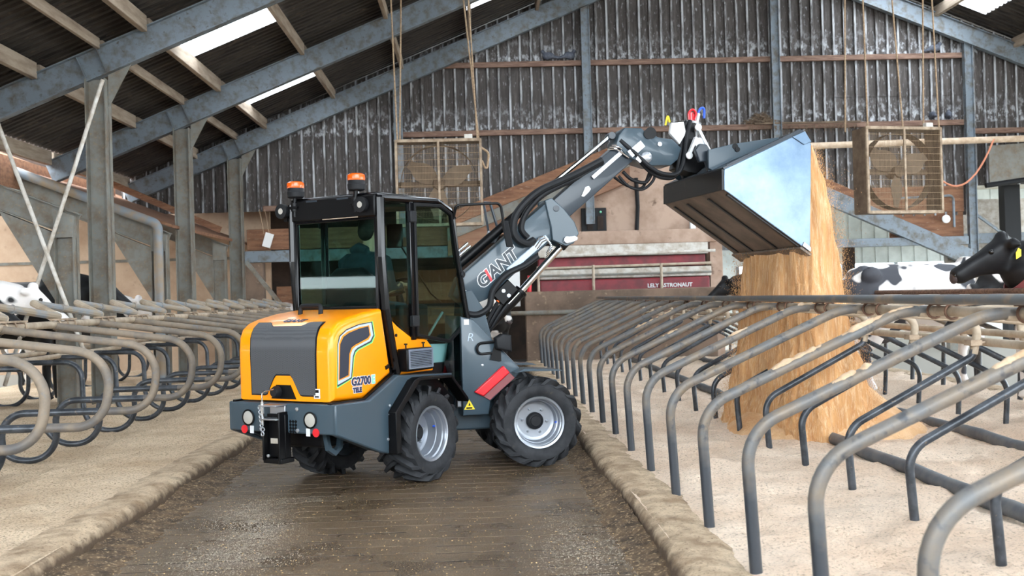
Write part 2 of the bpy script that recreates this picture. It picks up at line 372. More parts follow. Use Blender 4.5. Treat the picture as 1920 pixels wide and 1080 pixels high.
dirt(.74, 1.03, 'crumbly brown dirt along the right kerb', -1)
fb = B()
for i in range(5500):
    y = 4.8 + 14 * random.random() ** 1.6; x = random.uniform(-2.4, 1.0); a = random.uniform(0, 6.28); l = random.uniform(.0016, .0048); q = random.uniform(.001, .002)
    cx, sx = math.cos(a), math.sin(a); z = .004 + random.random() * .004
    fb.add([(x + cx * l - sx * q, y + sx * l + cx * q, z), (x - cx * l - sx * q, y - sx * l + cx * q, z), (x - cx * l + sx * q, y - sx * l - cx * q, z + .003), (x + cx * l + sx * q, y + sx * l - cx * q, z + .003)], [(0, 1, 2, 3)])
tag(obj('sawdust_flakes', fb, 'straw'), 'loose sawdust flakes scattered over the wet alley floor', 'sawdust', kind='stuff')
db = B()  # clusters of pale flakes stand in for bright highlights on the wet floor
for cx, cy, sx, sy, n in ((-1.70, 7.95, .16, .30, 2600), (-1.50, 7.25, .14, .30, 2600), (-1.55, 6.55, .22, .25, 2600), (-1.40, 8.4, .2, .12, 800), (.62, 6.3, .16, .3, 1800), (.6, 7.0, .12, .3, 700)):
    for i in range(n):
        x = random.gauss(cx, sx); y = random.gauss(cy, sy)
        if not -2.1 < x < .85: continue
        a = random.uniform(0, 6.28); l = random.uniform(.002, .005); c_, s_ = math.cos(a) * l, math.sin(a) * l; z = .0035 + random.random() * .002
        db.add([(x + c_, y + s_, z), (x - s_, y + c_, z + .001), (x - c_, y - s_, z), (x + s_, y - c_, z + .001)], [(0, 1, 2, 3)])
tag(obj('floor_highlight_flakes', db, 'highlight_flake'), 'pale sawdust flakes standing in for bright wet highlights on the alley floor', 'sawdust', kind='stuff')
# ================================================================== roof
RX, RZ, SL = 6.05, 9.68, .41
def rz_(x): return RZ - SL * abs(x - RX)          # underside of rafters
ceil = empty('ceiling', (0, 0, 0), 'dark corrugated barn roof on timber purlins', 'roof', kind='structure')
def roof_sheet_mesh(wx, wy, pitch, sgn):
    b = B(); prof = []; n = round(wy / pitch)
    for k in range(n):
        y0 = k * pitch
        for f, h in ((0, 0), (.3, 0), (.42, .035), (.72, .035), (.86, 0)): prof.append((y0 + f * pitch, h))
    prof.append((wy, 0)); rise = SL * wx * sgn
    r0 = [(0, y, h) for y, h in prof]; r1 = [(wx, y, h + rise) for y, h in prof]
    return b.loft([r0, r1], cap=False, closed=False).mesh('roof_sheet', 20)
rsL = roof_sheet_mesh(1.62, 1.16, .19, 1); rsS = rsL.copy(); rsR = roof_sheet_mesh(2.9, 2.32, .19, -1)
rsL.materials.append(MATS['roof_sheet']); rsS.materials.append(MATS['skylight']); rsR.materials.append(MATS['roof_sheet'])
rsRS = rsR.copy(); rsRS.materials.clear(); rsRS.materials.append(MATS['skylight'])
cols = [.35 + 1.15 * k for k in range(23)]
for ri in range(9):
    x0 = -8.2 + 1.6 * ri - .0 if ri else -8.3
    x0 = -8.0 + 1.6 * (ri)
    for cy in cols:
        sky = ri in (2, 5) and any(abs(cy - q) < .2 for q in (3.8, 8.4, 13.0, 17.6, 22.2))
        if ri == 8 and False: continue
        o = link('skylight_sheet' if sky else 'roof_sheet', rsS if sky else rsL, None, ceil); o.location = (x0, cy, rz_(x0) + .64)
        if x0 + 1.6 > 5.9: o.scale = (.82 if ri == 8 else 1, 1, 1)
for k in range(5):
    for j in range(-2, 10):
        x0 = 6.35 + 2.88 * k; sky = k == 1 and j % 2 == 0
        o = link('skylight_sheet' if sky else 'roof_sheet', rsRS if sky else rsR, None, ceil); o.location = (x0, 3.8 + 2.3 * j, rz_(x0) + .64)
# the end of the barn behind the camera: roof goes on, low end wall with an open gable above it
rsB = roof_sheet_mesh(3.2, 2.3, .23, 1); rsB.materials.append(MATS['roof_sheet']); rsBS = rsB.copy(); rsBS.materials.clear(); rsBS.materials.append(MATS['skylight'])
for k in range(4):
    for j in range(4):
        sky = k in (1, 3) and j % 2 == 0
        o = link('skylight_sheet' if sky else 'roof_sheet', rsBS if sky else rsB, None, ceil); o.location = (-7.0 + 3.2 * k, -8.85 + 2.3 * j, rz_(-7.0 + 3.2 * k) + .64)
for k in range(5):
    for j in range(4):
        x0 = 6.35 + 2.88 * k; sky = k == 1 and j % 2 == 0
        o = link('skylight_sheet' if sky else 'roof_sheet', rsRS if sky else rsR, None, ceil); o.location = (x0, -10.0 + 2.3 * j, rz_(x0) + .64)
wf = tag(obj('wall_front', B().box((-12, -9.4, -.06), (24, -9.2, 3.0)), 'dark_room'), 'low dark end wall behind the camera with an open gable above', 'wall', kind='structure')
# purlins between frames
FY = [6.8, 11.4, 16.0, 20.6, 25.2]
pm = {}
for px_, w_, h_ in [(-8.0, .1, .26), (-6.4, .09, .24), (-5.46, .06, .16), (-4.78, .09, .24), (-3.17, .08, .22), (-1.56, .08, .22), (.05, .08, .22), (1.65, .08, .22), (3.25, .08, .22), (4.85, .08, .22), (11.2, .1, .24), (13.1, .1, .24), (15.0, .1, .24)]:
    for a, b_ in zip([2.2] + FY[:-1], FY):
        o = obj('purlin', B().box((-w_ / 2, .06, -h_ / 2), (w_ / 2, b_ - a - .06, h_ / 2)), 'timber', ceil, bevel=.008)
        o.location = (px_, a, rz_(px_) + .49); o.rotation_euler = (0, 0, 0)
# steel portal frames
def ibeam(b, p, q, depth, width, up, t=.016):
    p = Vector(p); q = Vector(q); d = (q - p).normalized(); up = Vector(up).normalized(); sd = d.cross(up).normalized(); up = sd.cross(d); m = (p + q) / 2; l = (q - p).length / 2
    b.obox(m, d * l, up * depth / 2, sd * t / 2)
    for s_ in (-1, 1): b.obox(m + up * s_ * (depth / 2 - t / 2), d * l, up * t / 2, sd * width / 2)
    return b
SU = Vector((-SL, 0, 1)).normalized(); SUR = Vector((SL, 0, 1)).normalized()
def frame(y, lab, full):
    fr = empty('portal_frame', (0, y, 0), lab, 'steel frame', 'steel portal frames of the barn', 'structure')
    xl = -7.95; off = .21
    b = ibeam(B(), Vector((xl, 0, rz_(xl))) + SU * off, Vector((RX, 0, RZ)) + SU * off, .42, .17, SU); obj('rafter', b, 'steel_grey', fr)
    b = ibeam(B(), Vector((RX, 0, RZ)) + SUR * off, Vector((19.9, 0, rz_(19.9))) + SUR * off, .42, .17, SUR); obj('rafter', b, 'steel_grey', fr)
    if full:
        cx = -5.5; zt = rz_(cx)
        b = ibeam(B(), (cx, 0, -.06), (cx, 0, zt - .02), .3, .27, (1, 0, 0)); obj('column', b, 'steel_dirty', fr)
        for dx in (-.13, .16):
            o = B(); c0 = Vector((cx + dx, 0, rz_(cx + dx)))
            for sy in (-1, 1): o.obox(c0 + SU * .2 + Vector((0, sy * .045, 0)), Vector((.006, 0, 0)), Vector((0, .04, 0)), SU * .19)
            obj('stiffener', o, 'steel_grey', fr)
        g = B().prism([(cx + .15, zt - .45), (cx + .16, zt + .05), (cx + .5, zt + .2)], XZ, -.012, .012); obj('gusset', g, 'steel_dirty', fr)
    return fr
frame(6.8, 'grey steel portal frame nearest the camera, above the picture', True)
frame(11.4, 'grey steel portal frame above the parked loader', True)
frame(16.0, 'grey steel portal frame with wind braces behind the left cubicles', True)
frame(20.6, 'grey steel portal frame second before the back wall', True)
frame(25.05, 'grey steel end frame against the corrugated back wall', True)
# wind bracing rods crossing in the left bay
for p, q, l in (((-5.1, 15.05, 4.73), (-6.55, 15.05, .5), 'thin steel brace rod leaning from the column top down to the left'),
                ((-6.95, 15.0, 5.5 - .15), (-5.4, 15.0, .85), 'thin steel brace rod leaning down towards the column foot')):
    tag(obj('brace_rod', B().cyl(p, q, .028), 'off_white'), l, 'brace rod', kind='structure')
# ================================================================== back gable wall
GY = 25.3
wb = empty('wall_back', (0, GY, 0), 'dark corrugated sheet gable wall streaked with white droppings', 'wall', kind='structure')
def low_edge(x):
    if x < -.3: return 3.7
    if x < 6.2: return min(3.5 + .38 * (x + .3), 4.9)
    if x < 11.9: return max(3.2, 4.85 - .47 * (x - 6.2))
    return 3.9
def corr_sheet(x0, wd, zlo, zhi):
    prof = []; n = 4; p = wd / n
    for k in range(n):
        for f, h in ((0, 0), (.12, 0), (.18, -.06), (.38, -.06), (.44, 0)): prof.append((x0 + (k + f) * p, h))
    prof.append((x0 + wd, 0))
    prof = [(x, h) for x, h in prof]
    r0 = [(x, h, zlo(x)) for x, h in prof]; r1 = [(x, h, max(zlo(x) + .01, zhi(x))) for x, h in prof]
    return B().loft([r0, r1], cap=False, closed=False)
x = -8.2
while x < 16.5:
    top = lambda q: rz_(q) + .62
    obj('wall_sheet', corr_sheet(x, 1.04, low_edge, lambda q: min(6.2, top(q))), 'corrugated', wb, angle=20)
    if top(x + .5) > 6.3:
        o = obj('wall_sheet', corr_sheet(x, 1.04, lambda q: min(6.1, top(q)), top), 'corrugated', wb, angle=20); o.location = (0, -.012, 0)
    x += 1.04
def girt(x0, x1, z, h=.13): obj('girt', B().box((x0, -.14, z - h / 2), (x1, -.05, z + h / 2)), 'girt', wb, bevel=.01)
for x0, x1 in ((-.75, 2.7), (2.85, 7.2), (7.4, 11.85)): girt(x0, x1, 7.03)
for x0, x1 in ((-1.6, 2.7), (2.85, 7.2), (7.4, 11.85)): girt(x0, x1, 5.42)
girt(-4.9, -1.75, 3.76); girt(12.05, 16, 5.2)
for gx, z0 in ((-1.68, 3.0), (2.78, 3.2), (7.3, 3.2), (11.95, -.06)):
    b = ibeam(B(), (gx, -.2, z0), (gx, -.2, rz_(gx) + .05), .2, .14, (1, 0, 0)); obj('wall_post', b, 'steel_grey', wb)
# lower left of the gable: board, steel lintel, concrete pier, dark opening
obj('board', B().box((-5.3, -.1, 2.79), (-.4, -.04, 3.28)), 'timber_brown', wb, bevel=.01)
obj('lintel', B().box((-5.35, -.16, 2.5), (-.3, .0, 2.77)), 'steel_grey', wb, bevel=.01)
obj('pier', B().box((-5.35, -.1, -.06), (-4.95, .25, 2.5)), 'concrete_wall', wb, bevel=.01)
obj('plank', B().box((-4.95, 1.6, .9), (-.4, 1.7, 1.35)), 'timber_brown', wb, bevel=.01)
obj('plank', B().box((-4.95, 1.6, 1.5), (-.4, 1.7, 1.95)), 'timber_brown', wb, bevel=.01)
obj('room_back', B().box((-9.5, 3.4, -.06), (6.4, 3.5, 6.5)), 'dark_room', wb)
obj('room_ceiling', B().box((-9.5, .6, 5.6), (6.4, 3.5, 5.7)), 'dark_room', wb)
# inner gable of the milking room: sloping fascia boards
def slope_board(xa, za, xb, zb, h, y0, y1, m, nm='fascia'):
    b = B().prism([(xa, za), (xb, zb), (xb, zb - h), (xa, za - h)], XZ, y0, y1); return obj(nm, b, m, wb, bevel=.01)
slope_board(-.6, 3.52, 3.75, 5.173, .34, -.3, -.22, 'timber_brown')
slope_board(-.6, 3.20, 3.75, 4.853, .32, -.26, -.2, 'steel_dirty')
slope_board(-.6, 2.92, 3.75, 4.573, .4, -.2, .3, 'timber_x')
slope_board(6.6, 4.75, 11.85, 2.35, .42, -.36, -.2, 'steel_grey', 'sloping_beam')
slope_board(7.3, 4.64, 9.3, 3.72, .3, -.3, -.22, 'timber_brown')
slope_board(9.4, 3.9, 11.8, 3.9, .62, -.1, -.03, 'timber_brown')
slope_board(10.0, 3.3, 11.8, 3.3, .8, -.05, .02, 'timber_brown')
obj('crossbeam', B().box((6.3, -.3, 2.48), (11.8, -.18, 2.68)), 'steel_grey', wb, bevel=.01)
obj('pier', B().box((5.6, -.2, -.06), (5.9, .2, 2.8)), 'pale_wall', wb, bevel=.01)
obj('pier', B().box((11.35, -.1, -.06), (11.75, .1, 2.4)), 'steel_dirty', wb, bevel=.01)
obj('lintel', B().box((2.1, -.3, 2.7), (5.75, -.1, 3.02)), 'pale_wall', wb, bevel=.015)
obj('room_wall', B().box((2.0, .25, 2.7), (5.95, .35, 5.4)), 'pale_wall', wb)
obj('room_wall', B().box((-.4, 1.6, -.06), (2.2, 1.7, 4.6)), 'dark_room', wb)
# low concrete wall in front of the milking robot
lw = tag(obj('partition_wall', B().box((1.1, 23.2, -.06), (5.3, 23.42, 1.63)), 'concrete_wall', bevel=.02), 'low brown concrete wall at the far end of the right-hand cubicles', 'wall', kind='structure')
tag(obj('wall_rail', B().cyl((-.1, 23.1, 1.17), (2.6, 23.1, 1.17), .05), 'steel_dirty'), 'horizontal grey pipe fixed across the low concrete wall', 'pipe')
# left: tan end wall, lean-to frames, valley boards
wl = empty('wall_left', (0, 0, 0), 'dusty tan end wall seen behind the left columns', 'wall', kind='structure')
obj('wall_panel', B().box((-17, 27, -.06), (-5.1, 27.1, 2.68)), 'tan_wall', wl)
obj('wall_panel', B().box((-17, 27.02, 2.72), (-5.1, 27.12, 3.9)), 'tan_wall', wl)
obj('upper_boards', B().box((-19, 27.02, 3.9), (-5.1, 27.12, 7.5)), 'dark_room', wl)
obj('seam_strip', B().box((-17, 26.97, 2.66), (-5.4, 27.02, 2.73)), 'steel_dirty', wl)
obj('wall_panel', B().box((-17.1, -9.3, -.06), (-17, 27, 1.85)), 'tan_wall', wl)
obj('wall_panel', B().box((-17.1, -9.3, 2.12), (-17, 27, 7.6)), 'dark_room', wl)
for i, y in enumerate((15.3, 19.8, 24.4)):
    f = empty('leanto_frame', (-5.75, y, 0), ['nearest', 'middle', 'farthest'][i] + ' brown steel frame of the lean-to behind the left columns', 'steel frame', 'lean-to frames', 'structure')
    obj('post', ibeam(B(), (0, 0, -.06), (0, 0, 2.72), .28, .22, (1, 0, 0)), 'steel_dirty', f)
    obj('knee_plate', B().prism([(-.14, 2.55), (.14, 2.55), (.15, 2.85), (-.14, 2.95)], XZ, -.1, .1), 'steel_dirty', f)
    U2 = Vector((.4, 0, 1)).normalized()
    obj('rafter', ibeam(B(), Vector((.15, 0, 2.72)), Vector((-6.5, 0, 2.72 + .4 * 6.65)), .34, .16, U2), 'steel_dirty', f)
    obj('haunch', B().prism([(-.14, 1.65), (-.14, 2.62), (-.9, 2.95), (-.85, 2.85)], XZ, -.07, .07), 'steel_dirty', f)
tag(obj('leanto_roof', B().prism([(-8.35, 4.1), (-17.1, 7.6), (-17.1, 7.66), (-8.35, 4.16)], XZ, -9.4, 17.5), 'roof_sheet'), 'dark lean-to roof left of the picture', 'roof', kind='structure')
tag(obj('valley_board', B().prism([(-8.3, 3.75), (-8.25, 3.75), (-8.25, 4.3), (-8.3, 4.3)], lambda a, b, t: (a, t, b), 6, 25), 'timber_brown'), 'brown timber valley board under the left roof edge', 'board', kind='structure')
tag(obj('leanto_roof', B().prism([(-5.6, 3.0), (-12.5, 5.76), (-12.5, 5.82), (-5.6, 3.06)], XZ, 20.1, 27), 'timber_brown'), 'brown boarded lean-to roof rising behind the left columns', 'roof', kind='structure')
dp = fillet([((-8.4, 19.6, 4.12), 0), ((-5.72, 19.6, 3.04), .16), ((-5.72, 19.6, .1), 0)])
tag(obj('downpipe', B().tube(dp, .085, 12), 'pvc_grey'), 'thick dusty rainwater pipe bending down between the left columns', 'pipe')
tag(obj('strut', B().beam((-5.2, 24.6, 2.5), (-4.2, 24.6, 1.2), .09, .09), 'steel_dirty'), 'slanting dark steel strut at the foot of the back left corner', 'strut', kind='structure')
tag(obj('strut', B().beam((-8.0, 23.9, 4.3), (-5.6, 23.9, 3.2), .1, .14), 'timber_brown'), 'brown timber strut under the end of the left rafters', 'strut', kind='structure')
# right: panelled wall with windows beyond the gable
wr = empty('wall_right', (0, 32, 0), 'pale panelled wall with a bright window band beyond the gable', 'wall', kind='structure')
obj('wall_panel', B().box((6.0, 0, -.06), (20, .1, 1.8)), 'white_panel', wr)
obj('wall_panel', B().box((6.0, 0, 2.24), (20, .1, 4.4)), 'white_panel', wr)
for k in range(34): obj('wall_rib', B().box((6.2 + k * .4, -.02, 2.26), (6.24 + k * .4, .0, 4.4)), 'white_panel', wr)
obj('room_ceiling', B().box((5.9, -6.6, 4.4), (20, .2, 4.5)), 'off_white', wr)
obj('rail_beam', B().box((6, -.9, 2.72), (20, -.75, 2.9)), 'steel_grey', wr)
obj('wall_panel', B().box((6.0, .0, 1.8), (8.02, .09, 2.24)), 'white_panel', wr)
for k in range(1, 8):
    obj('window_mullion', B().box((6.3 + k * 1.62, -.02, 1.8), (6.4 + k * 1.62, .08, 2.24)), 'steel_grey', wr)
    tag(obj('window_pane', B().box((6.4 + k * 1.62, .03, 1.8), (7.92 + k * 1.62, .04, 2.24)), 'clear_pane', wr), None)
tag(obj('post', B().box((10.55, 30.0, -.06), (10.85, 30.2, 2.7)), 'dark_room'), 'dark mossy post before the bright window band', 'post', kind='structure')
tag(obj('steel_post', B().box((13.3, 26.2, -.06), (13.7, 26.5, 4.4)), 'black_plastic'), 'thick dark post at the right edge of the picture', 'post', kind='structure')
tag(obj('side_sheet', B().prism([(12.1, 4.75), (16, 4.95), (16, 4.3), (12.1, 3.85)], XZ, 24.5, 24.55), 'steel_dirty'), 'grey sagging curtain sheet above the far right passage', 'sheet')
tag(obj('curtain_tube', B().cyl((12.0, 24.5, 3.82), (16, 24.5, 4.3), .06), 'black_plastic'), 'black roller tube along the bottom of the grey curtain', 'tube')
obj('wall_panel', B().box((12.1, -5.0, 2.4), (17, -4.9, 3.7)), 'off_white', wr)
obj('crossbeam', B().box((12.0, -5.6, 2.55), (17, -5.4, 2.8)), 'steel_grey', wr)
tag(obj('diagonal_brace', B().beam((12.05, 25.6, 3.4), (13.9, 25.6, 2.0), .06, .06), 'steel_grey'), 'thin slanting brace beside the right wall post', 'brace', kind='structure')
obj('crossbeam', B().box((5.9, -2, 2.9), (9.5, -1.9, 3.4)), 'timber_brown', wr)
tag(obj('long_pipe', B().cyl((7.2, 24.4, 4.82), (16, 24.4, 4.92), .075, 14), 'pvc'), 'long cream pipe running level behind the right-hand fan', 'pipe')
cp = []
for k in range(15):
    t = k / 14; cp.append((10.55 + 1.6 * t, 24.34, 4.38 + .5 * t - .8 * 4 * t * (1 - t)))
tag(obj('orange_cable', B().tube(cp, .022, 8), 'orange_cable'), 'slack orange cable hanging between the right fan and the cream pipe', 'cable')

# ================================================================== cubicles
def worn_below(name, z0, z1, c, rough, amp=.35):
    m = MATS[name]; nt = m.node_tree; N = nt.nodes; L = nt.links; p = N['Principled BSDF']
    tc = N.new('ShaderNodeTexCoord'); sp = N.new('ShaderNodeSeparateXYZ'); L.new(tc.outputs['Object'], sp.inputs[0])
    nz = N.new('ShaderNodeTexNoise'); nz.inputs['Scale'].default_value = 9; L.new(tc.outputs['Object'], nz.inputs['Vector'])
    ma = N.new('ShaderNodeMath'); ma.operation = 'MULTIPLY_ADD'; L.new(nz.outputs['Fac'], ma.inputs[0]); ma.inputs[1].default_value = amp; L.new(sp.outputs['Z'], ma.inputs[2])
    r = N.new('ShaderNodeMapRange'); r.inputs[1].default_value = z0 + amp / 2; r.inputs[2].default_value = z1 + amp / 2; L.new(ma.outputs[0], r.inputs[0])
    src = p.inputs['Base Color'].links[0].from_socket; mx = N.new('ShaderNodeMix'); mx.data_type = 'RGBA'
    L.new(r.outputs[0], mx.inputs[0]); mx.inputs[6].default_value = lin(c); L.new(src, mx.inputs[7]); L.new(mx.outputs[2], p.inputs['Base Color'])
    mr = N.new('ShaderNodeMapRange'); mr.inputs[3].default_value = rough; mr.inputs[4].default_value = p.inputs['Roughness'].default_value
    L.new(r.outputs[0], mr.inputs[0]); L.new(mr.outputs[0], p.inputs['Roughness'])
worn_below('kerb', .07, .135, (92, 74, 56), .9, .12)
worn_below('tube_r', .38, .62, (58, 62, 68), .3)
worn_below('tube_l', .42, .66, (64, 68, 74), .34)
def ring(b, c, ax, R, r, n=14):
    c = Vector(c); ax = Vector(ax).normalized(); u = ax.orthogonal().normalized(); v = ax.cross(u)
    pts = [c + (u * math.cos(2 * math.pi * k / n) + v * math.sin(2 * math.pi * k / n)) * R for k in range(n + 1)]
    return b.tube(pts, r, 6)
# --- right double row
RCEN = 3.97; BED = .13
up = fillet([((1.36, -.05), 0), ((1.335, .83), .24), ((2.6, 1.395), .5), ((2.83, 1.395), 0)], 8) if False else None
def P3(seq, mir, x0):
    f = (lambda x: 2 * RCEN - x) if mir else (lambda x: x)
    return fillet([(Vector((f(x) - x0, 0, z - BED)), r) for x, z, r in seq], 8)
UP = [(1.375, .0, 0), (1.335, .84, .26), (2.58, 1.395, .5), (2.9, 1.385, 0)]
RI = [(2.68, 1.385, 0), (3.56, 1.29, .14), (3.508, 1.05, 0)]
LO = [(3.512, 1.08, 0), (3.50, 1.03, .16), (2.585, .55, .2), (2.625, .0, 0)]
def divider_meshes(mir):
    x0 = (2 * RCEN - 1.375) if mir else 1.375; s = -1 if mir else 1; xr = (2 * RCEN - 2.75) if mir else 2.75
    t = B().tube(P3(UP, mir, x0), .032, 12).mesh('cubicle_divider'); t.materials.append(MATS['tube_r'])
    l = B().tube(P3(LO, mir, x0), .028, 12).mesh('lower_tube'); l.materials.append(MATS['tube_dark'])
    ri = B().tube(P3(RI, mir, x0), .030, 12).mesh('riser'); ri.materials.append(MATS['rail_light'])
    c = B()
    for dy in (-.06, -.3): ring(c, (xr - x0, dy, 1.39 - BED), (0, 1, 0), .043, .008)
    c.box((xr - x0 - .05, -.32, 1.40 - BED + .028), (xr - x0 + .04, -.04, 1.40 - BED + .04))
    c = c.mesh('clamp'); c.materials.append(MATS['rust'])
    k = B(); xk = ((2 * RCEN - 3.55) if mir else 3.55) - x0; ring(k, (xk, 0, 1.13 - BED), (0, 0, 1), .04, .012); k.box((xk - .06 * s - .02, -.05, 1.11 - BED), (xk - .06 * s + .06, .06, 1.15 - BED)); k = k.mesh('bracket'); k.materials.append(MATS['dusty_metal'])
    return x0, (('lower_tube', l), ('riser', ri), ('clamp', c), ('bracket', k)), t
dvR = []
for mir in (0, 1):
    x0, subs, tm = divider_meshes(mir)
    for k in range(19):
        y = 3.18 + 1.06 * k
        if mir and y < 5.2: continue
        o = bpy.data.objects.new('cubicle_divider', tm); COL.objects.link(o); o.location = (x0, y, BED)
        i = k if not mir else k - 2
        tag(o, ('%s cubicle divider from the camera in the bent-tube row right of the loader' if not mir else '%s divider from the camera in the far row, behind the right head rails') % ORD[i], 'cubicle divider', 'dividers of the right near row' if not mir else 'dividers of the right far row')
        for nm, me in subs:
            c = bpy.data.objects.new(nm, me); COL.objects.link(c); c.parent = o
        if not mir: dvR.append(o)
def rail(x, z, r, m, y0, y1, lab, nm='neck_rail'):
    return tag(obj(nm, B().tube([(x, y0 + (y1 - y0) * k / 20, z + .004 * nzf(k, x)) for k in range(21)], r, 12), m), lab, 'rail')
rail(2.66, 1.462, .029, 'rail_dark', 2.2, 23.0, 'dark grey steel neck rail on top of the near right dividers')
rail(2.75, 1.39, .031, 'rail_light', 2.2, 23.0, 'light dusty pipe clamped under the dark neck rail of the near right dividers')
rail(2 * RCEN - 2.66, 1.462, .029, 'girt', 4, 23.0, 'brownish neck rail over the far right dividers')
rail(2 * RCEN - 2.75, 1.39, .031, 'rail_light', 4, 23.0, 'light pipe below the brownish neck rail of the far right dividers')
rail(3.61, 1.13, .03, 'rail_light', 2.6, 23.0, 'lower dusty head pipe on the near side of the right double row')
rail(4.33, 1.13, .03, 'rail_light', 2.8, 23.0, 'lower dusty head pipe on the far side of the right double row')
def brisket(x, y0, y1, lab):
    tag(obj('brisket_pipe', B().tube([(x + .02 * nzf(k * .7, x), y0 + (y1 - y0) * k / 60, .145 + .02 * nzf(k * .9, x, 4)) for k in range(61)], .055, 12), 'black_pipe'), lab, 'pipe')
brisket(3.28, 4, 22.5, 'half-buried black brisket pipe nearest the alley in the right bedding')
brisket(4.62, 5, 22.5, 'half-buried black brisket pipe on the far side of the right double row')
def crust(o, seq, t0, t1, seed, lab):
    pth = P3(seq, 0, 1.375); n = 60; Ls = [0]
    for a, b in zip(pth, pth[1:]): Ls.append(Ls[-1] + (b - a).length)
    tot = Ls[-1]
    def at(t):
        d = t * tot
        for i in range(len(pth) - 1):
            if Ls[i + 1] >= d: return pth[i].lerp(pth[i + 1], (d - Ls[i]) / max(1e-6, Ls[i + 1] - Ls[i]))
        return pth[-1]
    rings = []
    for k in range(n + 1):
        t = t0 + (t1 - t0) * k / n; p = at(t); h = max(.002, (.018 + .034 * nzf(t * 14, seed) + .02 * nzf(t * 60, seed, 2)) * min(1, 6 * min(k, n - k) / n + .1))
        wd = .012 + .45 * h
        rings.append([p + Vector((0, wd * math.cos(a) + .004 * nzf(k, a), .022 + (h + .004 * nzf(k * 1.3, a * 2)) * math.sin(a))) for a in [math.pi * j / 8 for j in range(9)]])
    c = obj('sawdust_crust', B().loft(rings), 'sawdust_pale', o, angle=80); c['label'] = lab; c['kind'] = 'stuff'
for i, a, b_ in ((0, .42, .9), (1, .62, .95), (3, .45, .98), (5, .6, .98), (7, .5, .8), (9, .55, .8), (2, .5, .62)):
    crust(dvR[i], UP, a, b_, i * 3.1, 'sawdust lying along the top of the tube')
# --- left double row
LCEN = -5.62
LU = [(-4.06, 1.40, 0), (-2.66, 1.20, .27), (-2.74, .675, .27), (-3.16, .68, 0)]
LH = [(-3.12, .68, 0), (-4.01, .68, .2), (-3.97, .12, .3), (-4.58, .12, .3), (-4.6, .92, .2), (-5.35, .93, 0)]
def left_meshes(mir):
    x0 = -2.75 if not mir else 2 * LCEN + 2.75; f = (lambda x: x - x0) if not mir else (lambda x: 2 * LCEN - x - x0)
    pth = lambda s, dy=0: fillet([(Vector((f(x), dy * i, z - BED)), r) for i, (x, z, r) in enumerate(s)], 9)
    t = B().tube(pth(LU), .033, 12).mesh('cubicle_divider'); t.materials.append(MATS['tube_l'])
    h = B().tube(pth(LH, .012), .031, 12).mesh('lower_hoop'); h.materials.append(MATS['tube_dark'])
    c = B()
    for dy in (.04, .22, .42): ring(c, (f(-3.98), dy, 1.40 - BED), (0, 1, 0), .048, .008)
    c.box((f(-3.98) - .045, .0, 1.44 - BED), (f(-3.98) + .045, .46, 1.455 - BED)); c = c.mesh('clamp'); c.materials.append(MATS['dusty_metal'])
    J = Vector((f(-3.98), .1, 1.475 - BED)); K = Vector((f(-4.40), .56, 1.61 - BED)); J2 = J + Vector((0, 1.16, 0))
    a = B().tube([J, K], .036, 10).mesh('brace_tube'); a.materials.append(MATS['rail_light'])
    b = B().tube([K, K.lerp(J2, .9), J2 + Vector((0, 0, .0))], .036, 10); ring(b, K.lerp(J2, .4), J2 - K, .038, .008); b = b.mesh('slanted_tube'); b.materials.append(MATS['tube_blue'])
    return x0, (('lower_hoop', h), ('clamp', c), ('brace_tube', a), ('slanted_tube', b)), t
for mir in (0, 1):
    x0, subs, tm = left_meshes(mir)
    for k in range(14):
        y = 6.76 + 1.16 * k
        if mir and k < 2: continue
        o = bpy.data.objects.new('cubicle_divider', tm); COL.objects.link(o); o.location = (x0, y, BED)
        tag(o, ('%s cubicle divider from the camera in the looped-tube row left of the loader' if not mir else '%s divider from the camera in the far row, behind the left head rails') % ORD[k if not mir else k - 2], 'cubicle divider', 'dividers of the left near row' if not mir else 'dividers of the left far row')
        for nm, me in subs:
            c = bpy.data.objects.new(nm, me); COL.objects.link(c); c.parent = o
rail(-3.98, 1.40, .035, 'rail_light', 4.5, 23, 'dusty neck pipe carrying the near left dividers')
rail(2 * LCEN + 3.98, 1.40, .035, 'rail_light', 8, 23, 'dusty neck pipe carrying the far left dividers')
rail(-5.3, .95, .032, 'rail_light', 6, 23, 'dusty lower head pipe on the near side of the left double row')
rail(2 * LCEN + 5.3, .95, .032, 'rail_light', 8, 23, 'dusty lower head pipe on the far side of the left double row')
